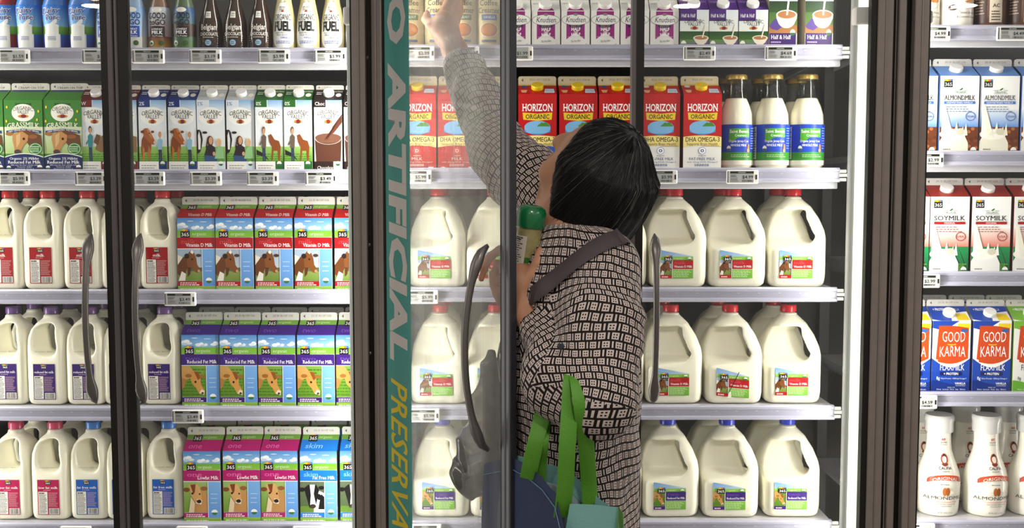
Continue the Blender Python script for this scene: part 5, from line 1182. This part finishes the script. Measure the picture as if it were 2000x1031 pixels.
f = smax(f, .72-Z, .01); f = smax(f, Z-1.44, .02)
S.put(sl, f, .0)
# near sleeve: loose, gathered at the cuff
WL2 = EL_L+.62*(WR_L-EL_L)
S.chain([SH_L+vec((.012, .03, .01)), SH_L+.45*(EL_L-SH_L)+vec((.012, 0, 0)), EL_L+vec((.012, 0, -.005))], [.074, .076, .075], .03)
S.chain([EL_L+vec((.010, 0, -.008)), EL_L+.35*(WR_L-EL_L)+vec((-.004, -.004, -.010)), WL2], [.073, .060, .041], .02)
S.cone(WL2, EL_L+.78*(WR_L-EL_L), .040, .038, .004)
S.ell(A3(1088, 742, 1.915), (.066, .07, .074), None, .03)
# raised sleeve
WR2 = EL_R+.86*(WR_R-EL_R)
S.chain([SH_R+vec((.03, -.02, -.01)), SH_R+.5*(EL_R-SH_R)+vec((0, 0, -.01)), EL_R+vec((.0, 0, -.014))], [.085, .074, .066], .03)
S.chain([EL_R+vec((0, 0, -.012)), EL_R+.5*(WR_R-EL_R)+vec((.004, 0, -.006)), EL_R+.78*(WR_R-EL_R), WR2], [.066, .056, .047, .040], .02)
S.cone(TC(1.36).tolist()+[1.36] if False else (.125, 2.13, 1.36), SH_R+vec((.03, -.02, -.02)), .09, .08, .04)
# creases on the sleeves
for (p0, p1, amp) in ((SH_L, EL_L, .0032), (EL_R, WR_R, .003), (SH_R, EL_R, .003)):
    lo = np.minimum(p0, p1)-.09; hi = np.maximum(p0, p1)+.09; sl, X, Y, Z = S.blk(lo, hi, 0)
    d = p1-p0; L = np.linalg.norm(d); d = d/L; t = (X-p0[0])*d[0]+(Y-p0[1])*d[1]+(Z-p0[2])*d[2]
    w = np.clip(t/.05, 0, 1)*np.clip((L-t)/.05, 0, 1)
    S.F[sl] += (amp*w*np.sin(t*95+6*np.sin((X+Z)*14)+Y*22)).astype(np.float32)
# hollows: neck opening, cuffs
S.cone((.131, 2.125, 1.40), hp(-.02, 0, -.05), .060, .064, .004, cut=True)
S.cone(EL_L+.70*(WR_L-EL_L), WR_L+.3*(WR_L-EL_L), .031, .031, .002, cut=True)
S.cone(EL_R+.80*(WR_R-EL_R), WR_R+.3*(WR_R-EL_R), .0315, .0315, .002, cut=True)
sm_, V, Q = S.mesh('shirt', 1)
def shirt_uv(me, V, Q):
    cen = V[Q].mean(1)
    segs = [(SH_L, EL_L, .076, 0), (EL_L, WL2, .06, .285), (SH_R, EL_R, .078, 0), (EL_R, WR2, .055, .19)]
    best = (np.sqrt(((cen[:, 0]-.115)/.14)**2+((cen[:, 1]-2.13)/.19)**2)-1)*.16 + np.where(cen[:, 2] > 1.44, .3, 0); src = np.zeros(len(Q), int)
    for i, (a, b, r, o) in enumerate(segs):
        d = b-a; tr = ((cen-a)@d)/(d@d); t = np.clip(tr, 0, 1); ds = np.linalg.norm(cen-a-t[:, None]*d, axis=1)-r*1.02 - .012 + (np.maximum(tr-1, 0)*.9 if i == 0 else (np.maximum(-tr, 0)*.7 if i == 1 else 0))
        m = ds < best; best = np.where(m, ds, best); src[m] = i+1
    uv = np.zeros((len(Q), 4, 2)); P4 = V[Q]
    for i in range(5):
        m = src == i; 
        if not m.any(): continue
        p = P4[m]
        if i == 0:
            th = np.arctan2(p[..., 1]-2.13, p[..., 0]-.115); rad = .165; v = p[..., 2]
        else:
            a, b, r, o = segs[i-1]; d = (b-a)/np.linalg.norm(b-a); e1 = np.cross(d, (0.1, 1, .2)); e1 /= np.linalg.norm(e1); e2 = np.cross(d, e1)
            w = p-a; th = np.arctan2(w@e2, w@e1); rad = r*.92; v = (w@d)+o
        th = th[:, :1] + (th-th[:, :1]+math.pi) % (2*math.pi)-math.pi
        uv[m, :, 0] = th*rad; uv[m, :, 1] = v
    l = me.uv_layers.new(name='UVMap'); l.data.foreach_set('uv', uv.reshape(-1).astype(np.float32))
shirt_uv(sm_, V, Q)
def shirt_mat():
    m = bpy.data.materials.new('window_check_cotton'); m.use_nodes = True; nt = m.node_tree; b = nt.nodes['Principled BSDF']
    def mth(op, a, c=None, d=None):
        n = nt.nodes.new('ShaderNodeMath'); n.operation = op
        for i, x in enumerate((a, c, d)):
            if x is None: continue
            if isinstance(x, (int, float)): n.inputs[i].default_value = x
            else: nt.links.new(x, n.inputs[i])
        return n.outputs[0]
    uvn = nt.nodes.new('ShaderNodeUVMap'); uvn.uv_map = 'UVMap'
    nz = nt.nodes.new('ShaderNodeTexNoise'); nz.inputs['Scale'].default_value = 9; nz.inputs['Detail'].default_value = 1
    nt.links.new(uvn.outputs[0], nz.inputs['Vector'])
    sx = nt.nodes.new('ShaderNodeSeparateXYZ'); nt.links.new(uvn.outputs[0], sx.inputs[0])
    wob = mth('MULTIPLY', mth('SUBTRACT', nz.outputs['Fac'], .5), .03)
    u = mth('ADD', sx.outputs[0], wob); v = mth('ADD', sx.outputs[1], wob)
    PU, PV = .0185, .0155
    vr = mth('DIVIDE', v, PV); rw = mth('FLOOR', vr); fv = mth('FRACT', vr)
    fu = mth('FRACT', mth('ADD', mth('DIVIDE', u, PU), mth('MULTIPLY', rw, .37)))
    def band(x, a, c): return mth('MULTIPLY', mth('GREATER_THAN', x, a), mth('LESS_THAN', x, c))
    rowm = band(fv, .24, 1.0); blk = band(fu, 0.0, .55)
    dots = mth('MULTIPLY', mth('ADD', band(fu, .13, .24), band(fu, .33, .44)), mth('ADD', band(fv, .40, .56), band(fv, .70, .86)))
    thin = band(fu, .71, .84)
    k = mth('MULTIPLY', rowm, mth('ADD', mth('MULTIPLY', blk, mth('SUBTRACT', 1.0, dots)), thin))
    mx = nt.nodes.new('ShaderNodeMix'); mx.data_type = 'RGBA'; nt.links.new(k, mx.inputs[0])
    mx.inputs[6].default_value = (*C('#17110f'), 1); mx.inputs[7].default_value = (*C('#bdada8'), 1)
    nt.links.new(mx.outputs[2], b.inputs['Base Color']); b.inputs['Roughness'].default_value = .8; b.inputs['Specular IOR Level'].default_value = .2
    return m
M_SHIRT = shirt_mat()
obj('shirt', sm_, M_SHIRT, person)
# folded collar: a band round the neck, standing at the back and falling open at the front
cb = MB(); n = 40; rows = []
for i in range(n+1):
    th = R(-35) + (R(395)-R(165))*i/n - R(80)      # angle round the neck in plan, measured from +x
    c_, s_ = math.cos(th), math.sin(th)
    base = vec((.136+.074*c_, 2.125+.082*s_, 1.415+.018*c_)); top = vec((.142+.068*c_, 2.125+.074*s_, 1.447+.022*c_)); fall = vec((.136+.103*c_, 2.125+.112*s_, 1.402+.016*c_))
    rows.append((base, top, top+vec((.006*c_, .006*s_, .001)), fall, fall-vec((.004*c_, .004*s_, .003))))
vv = [p for r_ in rows for p in r_]; ff = []
for i in range(n):
    for j in range(5):
        k = (j+1) % 5; ff.append((i*5+j, i*5+k, (i+1)*5+k, (i+1)*5+j))
ff += [(4, 3, 2, 1, 0), tuple(n*5+j for j in range(5))]
cb.add(vv, ff); cm = cb.mesh('collar', True, 40)
uvl = cm.uv_layers.new(name='UVMap'); 
co = np.array([cm.vertices[l.vertex_index].co for l in cm.loops]); ti = np.array([l.vertex_index for l in cm.loops]); 
uvl.data.foreach_set('uv', np.stack([(ti//5)*.0095, np.array([0, .035, .037, .085, .088])[ti % 5]], 1).astype(np.float32).ravel())
obj('collar', cm, M_SHIRT, person)
# cuff button
cbn = MB().lathe([(.0065, 0), (.0065, .002), (.004, .003)], 14); bo = obj('cuff_button', cbn.mesh('cuff_button'), mat('dark_button', '#26262e', .25), person); bo.location = A3(1095, 676, 1.845); bo.rotation_euler = (R(80), 0, 0)
# trousers and shoes
T_ = Field((-.10, 1.85, .03), (.32, 2.42, .95), .007)
T_.ell((.11, 2.13, .88), (.13, .17, .10), None, .0)
for s in (-1, 1):
    T_.chain([(.11, 2.13+.085*s, .88), (.095, 2.13+.085*s, .48), (.12, 2.13+.08*s, .09)], [.095, .078, .07], .03)
obj('trousers', T_.mesh('trousers', 1)[0], mat('plum_trousers', '#5a2a40', .8, bump=(80, .2)), person)
for s in (-1, 1):
    sh = MB().tube([(.17, 2.13+.08*s, .035), (.13, 2.13+.08*s, .045), (.04, 2.13+.08*s, .04), (-.06, 2.13+.08*s, .03), (-.085, 2.13+.08*s, .022)], [.030, .042, .044, .040, .02], [.034, .045, .04, .03, .018], 16, side=(0, 1, 0))
    obj('shoe', sh.mesh('shoe', True), mat('shoe_black', '#1d1b1c', .5), person)

# ---- hair: a chin-length bob
Hf = Field(HC-.19, HC+.19, .0034)
sl, X, Y, Z = Hf.blk(HC-.19, HC+.19, 0)
pf = (X-HC[0])*fd[0]+(Y-HC[1])*fd[1]+(Z-HC[2])*fd[2]; pr = (X-HC[0])*rt[0]+(Y-HC[1])*rt[1]+(Z-HC[2])*rt[2]; pu = (X-HC[0])*up[0]+(Y-HC[1])*up[1]+(Z-HC[2])*up[2]
d1 = (np.sqrt(((pf+.018)/.104)**2+(pr/.094)**2+((pu-.008)/.116)**2)-1)*.094
wz = np.clip((pu+.02)/-.10, 0, 1)
d2 = (np.sqrt(((pf+.020)/(.099-.010*wz))**2+(pr/(.092+.003*wz))**2)-1)*.09; d2 = np.maximum(np.maximum(d2, pu-.02), -(pu+.127-.10*pf+.004*np.sin(pr*120+pf*60))); 
hd = smin(d1, d2, .06)
az = np.arctan2(pr, -(pf-.0)); hd = hd + .0007*np.sin(az*34+3*np.sin(pu*30))*np.clip((pu+.09)/.06, .2, 1)
front = pf-.018-.26*pu
hd = smax(hd, front, .014)
inner = (np.sqrt(((pf)/.088)**2+(pr/.068)**2+((pu)/.10)**2)-1)*.068
Hf.F[sl] = np.minimum(hd, .05)
hm, HV, HQ = Hf.mesh('hair', 1)
def hair_mat(name, dark, light, amt):
    m = bpy.data.materials.new(name); m.use_nodes = True; nt = m.node_tree; b = nt.nodes['Principled BSDF']
    at_ = nt.nodes.new('ShaderNodeUVMap'); at_.uv_map = 'UVMap'
    mp = nt.nodes.new('ShaderNodeMapping'); mp.inputs['Scale'].default_value = (42, 2.0, 1); nt.links.new(at_.outputs[0], mp.inputs['Vector'])
    nz = nt.nodes.new('ShaderNodeTexNoise'); nz.inputs['Scale'].default_value = 1; nz.inputs['Detail'].default_value = 5; nz.inputs['Roughness'].default_value = .7; nt.links.new(mp.outputs[0], nz.inputs['Vector'])
    rp = nt.nodes.new('ShaderNodeValToRGB'); rp.color_ramp.elements[0].position = .52; rp.color_ramp.elements[1].position = .78
    rp.color_ramp.elements[0].color = (*C(dark), 1); rp.color_ramp.elements[1].color = (*C(light), 1)
    nt.links.new(nz.outputs['Fac'], rp.inputs['Fac']); nt.links.new(rp.outputs['Color'], b.inputs['Base Color'])
    bp = nt.nodes.new('ShaderNodeBump'); bp.inputs['Strength'].default_value = .6; bp.inputs['Distance'].default_value = .0025
    nt.links.new(nz.outputs['Fac'], bp.inputs['Height']); nt.links.new(bp.outputs['Normal'], b.inputs['Normal'])
    b.inputs['Roughness'].default_value = .42; b.inputs['Specular IOR Level'].default_value = .22
    return m
CR = hp(-.045, 0, .10)                                  # crown whorl
axc = CR-HC; axc /= np.linalg.norm(axc); e1 = np.cross(axc, rt); e1 /= np.linalg.norm(e1); e2 = np.cross(axc, e1)
w = HV[HQ]-HC; azm = np.arctan2(w@e2, w@e1); azm = azm[:, :1]+(azm-azm[:, :1]+math.pi) % (2*math.pi)-math.pi
pol = np.arccos(np.clip((w@axc)/np.linalg.norm(w, axis=2), -1, 1))
ul = hm.uv_layers.new(name='UVMap'); ul.data.foreach_set('uv', np.stack([azm, pol], -1).astype(np.float32).ravel())
hair = obj('hair', hm, hair_mat('black_hair', '#0d0b0a', '#221d1b', 1), person)
# single strands lying on the bob, some of them grey
rd = np.random.RandomState(5); sb = {0: MB(), 1: MB()}
ts = np.linspace(.03, 1, 14)
for i in range(620):
    a0 = rd.uniform(-math.pi, math.pi); tw = rd.normal(0, .12); e_ = rd.uniform(1.5, 2.5); s0 = rd.uniform(.05, .9) if i % 3 else .05; lift = rd.uniform(.0002, .0022)
    pts = []
    for t in ts:
        p_ = s0+(e_-s0)*t; a = a0+tw*t
        dv = axc*math.cos(p_)+math.sin(p_)*(e1*math.cos(a)+e2*math.sin(a))
        r = np.linspace(.05, .165, 60); smp = Hf.sample(HC+r[:, None]*dv)
        k = np.where(smp > 0)[0]
        if len(k) == 0 or k[0] == 0: break
        rr_ = r[k[0]]-smp[k[0]]*.8
        pp = HC+dv*(rr_+lift); 
        if (pp-HC)@fd > .022: break
        pts.append(pp)
    if len(pts) < 4: continue
    rad = np.linspace(.00055, .0003, len(pts)); sb[1 if rd.rand() < .07 else 0].tube([tuple(x) for x in pts], rad.tolist(), None, 3, side=(.3, .5, .81))
for k in (0, 1):
    o = obj(('dark_strands', 'grey_strands')[k], sb[k].mesh('strands', True), mat(('strand_dark', 'strand_grey')[k], ('#0f0c0b', '#6a635c')[k], .4), hair); o['kind'] = 'stuff'

# ---- things she carries
def surf(px, py, off, y0=1.6):
    """the point on the clothing seen at a photo pixel, lifted off by `off`"""
    for yy in np.arange(y0, 2.6, .002):
        p = vec(at(px, py, yy))
        if S.sample(p) < off: return p
    return vec(at(px, py, 2.0))
def ribbon(pts, w, side, th=.0016, nsub=6):
    """flat strap through pts with width direction `side` (one or one for each point)"""
    P_ = [vec(p) for p in pts]; m = len(P_); Sd = [vec(s) for s in side] if hasattr(side[0], '__len__') else [vec(side)]*m
    out = []; 
    for i in range(m-1):
        p0, p1, p2, p3 = P_[max(i-1, 0)], P_[i], P_[i+1], P_[min(i+2, m-1)]
        for j in range(nsub + (1 if i == m-2 else 0)):
            t = j/nsub; out.append((.5*((2*p1)+(p2-p0)*t+(2*p0-5*p1+4*p2-p3)*t*t+(3*p1-p0-3*p2+p3)*t**3), Sd[i]*(1-t)+Sd[i+1]*t))
    b = MB(); pts_ = [tuple(o[0]) for o in out]; b.tube(pts_, w/2, th, 8, side=[tuple(o[1]) for o in out], power=5)
    return b
# crossbody bag: strap over the shoulder, small bag on the far hip
cbg = empty('crossbody_bag', (.13, 2.37, .9)); tag(cbg, 'dark mauve crossbody strap running over the patterned shirt', 'bag')
sp = [surf(px, py, .006) for px, py in ((1217, 462), (1206, 464), (1192, 468), (1160, 484), (1120, 512), (1080, 545), (1045, 572), (1018, 596))]
sp = [tuple(sp[0]+vec((.012, .10, -.03)))] + sp + [(-.03, 2.20, 1.14), (.0, 2.32, 1.0)]
sdv = []
for i in range(len(sp)):
    t = vec(sp[min(i+1, len(sp)-1)])-vec(sp[max(i-1, 0)]); g = vec([S.sample(vec(sp[i])+e)-S.sample(vec(sp[i])-e) for e in np.eye(3)*.012]); sdv.append(np.cross(t, g if np.linalg.norm(g) > 1e-5 else (0, -1, .3)))
    if i and sdv[i]@sdv[i-1] < 0: sdv[i] = -sdv[i]
    sdv[i] = sdv[i]/max(np.linalg.norm(sdv[i]), 1e-6)
o = obj('strap', ribbon(sp, .036, sdv, .0022).mesh('strap', True, 50), mat('mauve_webbing', '#3c3236', .7, bump=(300, .3)), cbg); o.matrix_parent_inverse = Matrix.Translation((-.13, -2.37, -.9))
b = MB().cbox(-.12, .1, -.03, .03, -.02, .16, .012); o = obj('pouch', b.mesh('pouch'), mat('mauve_leather', '#3c3236', .6), cbg)
# jar with green lid in the near hand
jb, jt = A3(1022, 528, 2.064), A3(1040, 402, 2.05)
ax = jt-jb; JL = np.linalg.norm(ax); q = Vector((0, 0, 1)).rotation_difference(Vector(ax))
jar = obj('seasoning_jar', MB().lathe([(.020, 0), (.0262, .004), (.027, .02), (.027, JL*.55), (.025, JL*.66), (.0265, JL*.72)], 32).mesh('seasoning_jar', True, 40), mat('amber_jar', '#8f8558', .18, coat=.5, noise=(60, .2)))
jar.location = jb; jar.rotation_mode = 'QUATERNION'; jar.rotation_quaternion = q
tag(jar, 'jar of pale seasoning with green lid in the lower hand', 'jar')
obj('lid', MB().lathe([(.0275, JL*.68), (.029, JL*.70), (.029, JL*.90), (.026, JL*.965), (.019, JL), (.014, JL*.985)], 32).mesh('lid', True, 50), mat('green_lid', '#0f6a3c', .25, coat=.5), jar)
a = Art(nx=10); a.rect(0, .0, .52, 1, '#cbc4ba'); a.lines(.03, .06, .45, .94, 13, '#4a4440', .42, 6); a.lines(.03, .86, .5, .97, 2, '#2a2622', .7, 2); a.rect(.52, .2, 1, .36, '#3f7a34')
tb = MB(); a.to(tb, wrap_map([(.0275, 0), (.0275, .3)], JL*.06, JL*.56, 2.9)); lo_ = obj('label', tb.mesh('label', True), PM, jar); lo_.rotation_euler = (0, 0, R(-8))
# tote bag hanging from the elbow
tote = empty('tote_bag', tuple(A3(1090, 1025, 1.88))); tag(tote, 'navy and teal tote bag with lime green straps hanging from elbow', 'bag')
TI = Matrix.Translation(-Vector(tote.location))
def wallpanel(top, down, mcol, name, inset=0, thick=.003, cols=None):
    """cloth wall hanging below a curved top edge"""
    tp = [vec(t) for t in top]; n = len(tp); m = 8; v = []; f = []
    ctr = np.mean(tp, 0)
    for s in (0, 1):
        for i in range(n):
            nrm = vec((tp[i][0]-ctr[0], tp[i][1]-ctr[1], 0)); nrm /= max(np.linalg.norm(nrm), 1e-6)
            for j in range(m+1):
                t = j/m; v.append(tp[i]+vec((0, 0, -down*t)) + nrm*(.012*math.sin(t*math.pi)+.004*math.sin(i*1.7+t*5)) - nrm*(thick*s))
    N = n*(m+1)
    for i in range(n-1):
        for j in range(m):
            a0 = i*(m+1)+j; b0 = (i+1)*(m+1)+j; f.append((a0, b0, b0+1, a0+1)); f.append((N+a0+1, N+b0+1, N+b0, N+a0))
        f.append((i*(m+1), N+i*(m+1), N+(i+1)*(m+1), (i+1)*(m+1)))
    b = MB(); b.add(v, f); o = obj(name, b.mesh(name, True, 50), mcol, tote); o.matrix_parent_inverse = TI; return o
M_NAVY = mat('navy_fabric', '#10224a', .75, bump=(400, .25)); M_TEAL = mat('teal_fabric', '#6a9a97', .75, bump=(400, .25)); M_LINE = mat('pale_lining', '#93a3aa', .7); M_LIME = mat('lime_webbing', '#4a841a', .6, bump=(300, .3))
P1, P2, P3, P4_ = A3(946, 905, 2.085), A3(1104, 1045, 1.77), A3(1216, 1004, 1.83), A3(1108, 916, 1.895)
nav = [P1, A3(1000, 893, 2.005), A3(1030, 908, 1.915), A3(1060, 932, 1.86), A3(1085, 966, 1.81), P2]
wallpanel(nav, .34, M_NAVY, 'navy_side')
hem = [p+vec((-.001, -.003, -.022)) for p in nav]; o = obj('stitching', MB().tube([tuple(p) for p in hem], .0007, n=6, side=(0, 0, 1)).mesh('stitching'), mat('pale_thread', '#5f7c9a', .6), tote); o.matrix_parent_inverse = TI
tea = [A3(1113, 984, 1.80), A3(1160, 985, 1.805), A3(1208, 990, 1.815)]
wallpanel(tea, .34, M_TEAL, 'teal_side')
wallpanel([A3(1207, 991, 1.813), A3(1216, 1004, 1.83)], .34, M_LIME, 'edge_binding')
wallpanel([P1+vec((.004, .004, 0)), A3(1015, 890, 1.995), A3(1055, 904, 1.915), P4_, A3(1135, 942, 1.885), A3(1150, 960, 1.878), A3(1185, 983, 1.855), P3], .34, M_TEAL, 'back_side')
wallpanel([p+vec((-.004, -.006, -.030)) for p in (A3(1030, 896, 1.955), A3(1055, 904, 1.905), P4_, A3(1135, 942, 1.880))], .28, M_LINE, 'lining')
b = MB(); base = [p-vec((0, 0, .33)) for p in (P1, A3(1055, 905, 1.915), P4_, P3, P2, A3(1060, 932, 1.86))]; b.add(base+[p+vec((0, 0, .004)) for p in base], [tuple(range(6)), tuple(range(6, 12))[::-1]]+[(i, (i+1) % 6, 6+(i+1) % 6, 6+i) for i in range(6)]); o = obj('bottom', b.mesh('bottom'), M_NAVY, tote); o.matrix_parent_inverse = TI
hook = EL_L+vec((-.012, -.01, -.082))
def strap(pts, sides):
    o = obj('strap', ribbon(pts, .030, sides, .0012).mesh('strap', True, 50), M_LIME, tote); o.matrix_parent_inverse = TI
sd = lambda *a: [vec(x) for x in a]
def sp_(px, py, off): return surf(px, py, off)
strap([sp_(1121, 726, -.014), sp_(1116, 745, .001), sp_(1113, 790, .004), A3(1108, 870, 1.79), A3(1104, 950, 1.80), A3(1097, 1010, 1.815)], [(.9, .2, 0)]*6)
strap([sp_(1126, 728, -.014), sp_(1130, 750, .001), sp_(1137, 800, .004), A3(1145, 870, 1.83), A3(1150, 940, 1.862), A3(1153, 985, 1.868)], [(.9, .3, 0)]*6)
strap([sp_(1066, 780, -.02), sp_(1058, 815, .0), A3(1047, 860, 1.88), A3(1037, 905, 1.885), A3(1031, 935, 1.897)], [(.9, -.2, 0)]*5)
strap([sp_(1064, 800, -.03), A3(1057, 850, 1.885), A3(1052, 905, 1.895), A3(1049, 940, 1.90)], [(.9, -.2, 0)]*4)
# crumpled grey plastic bag in front of the hip, seen through the open door's pane
G = Field((-.22, 2.05, .70), (.06, 2.36, 1.22), .0045)
G.chain([A3(962, 690, 2.17), A3(952, 780, 2.18), A3(935, 870, 2.20), A3(925, 925, 2.20)], [.014, .030, .042, .046], .02)
G.ell(A3(940, 900, 2.19), (.050, .05, .075), None, .02)
sl, X, Y, Z = G.blk((-.22, 2.05, .7), (.06, 2.36, 1.22), 0)
G.F[sl] += (.007*np.sin(X*60+Z*38)*np.sin(Y*55-Z*24)+.004*np.abs(np.sin(Z*70+X*95+Y*40))).astype(np.float32)
gb = obj('plastic_bag', G.mesh('plastic_bag', 0)[0], mat('grey_plastic', '#55534f', .18, coat=.5)); tag(gb, 'crumpled grey plastic bag seen through the open glass door', 'bag')
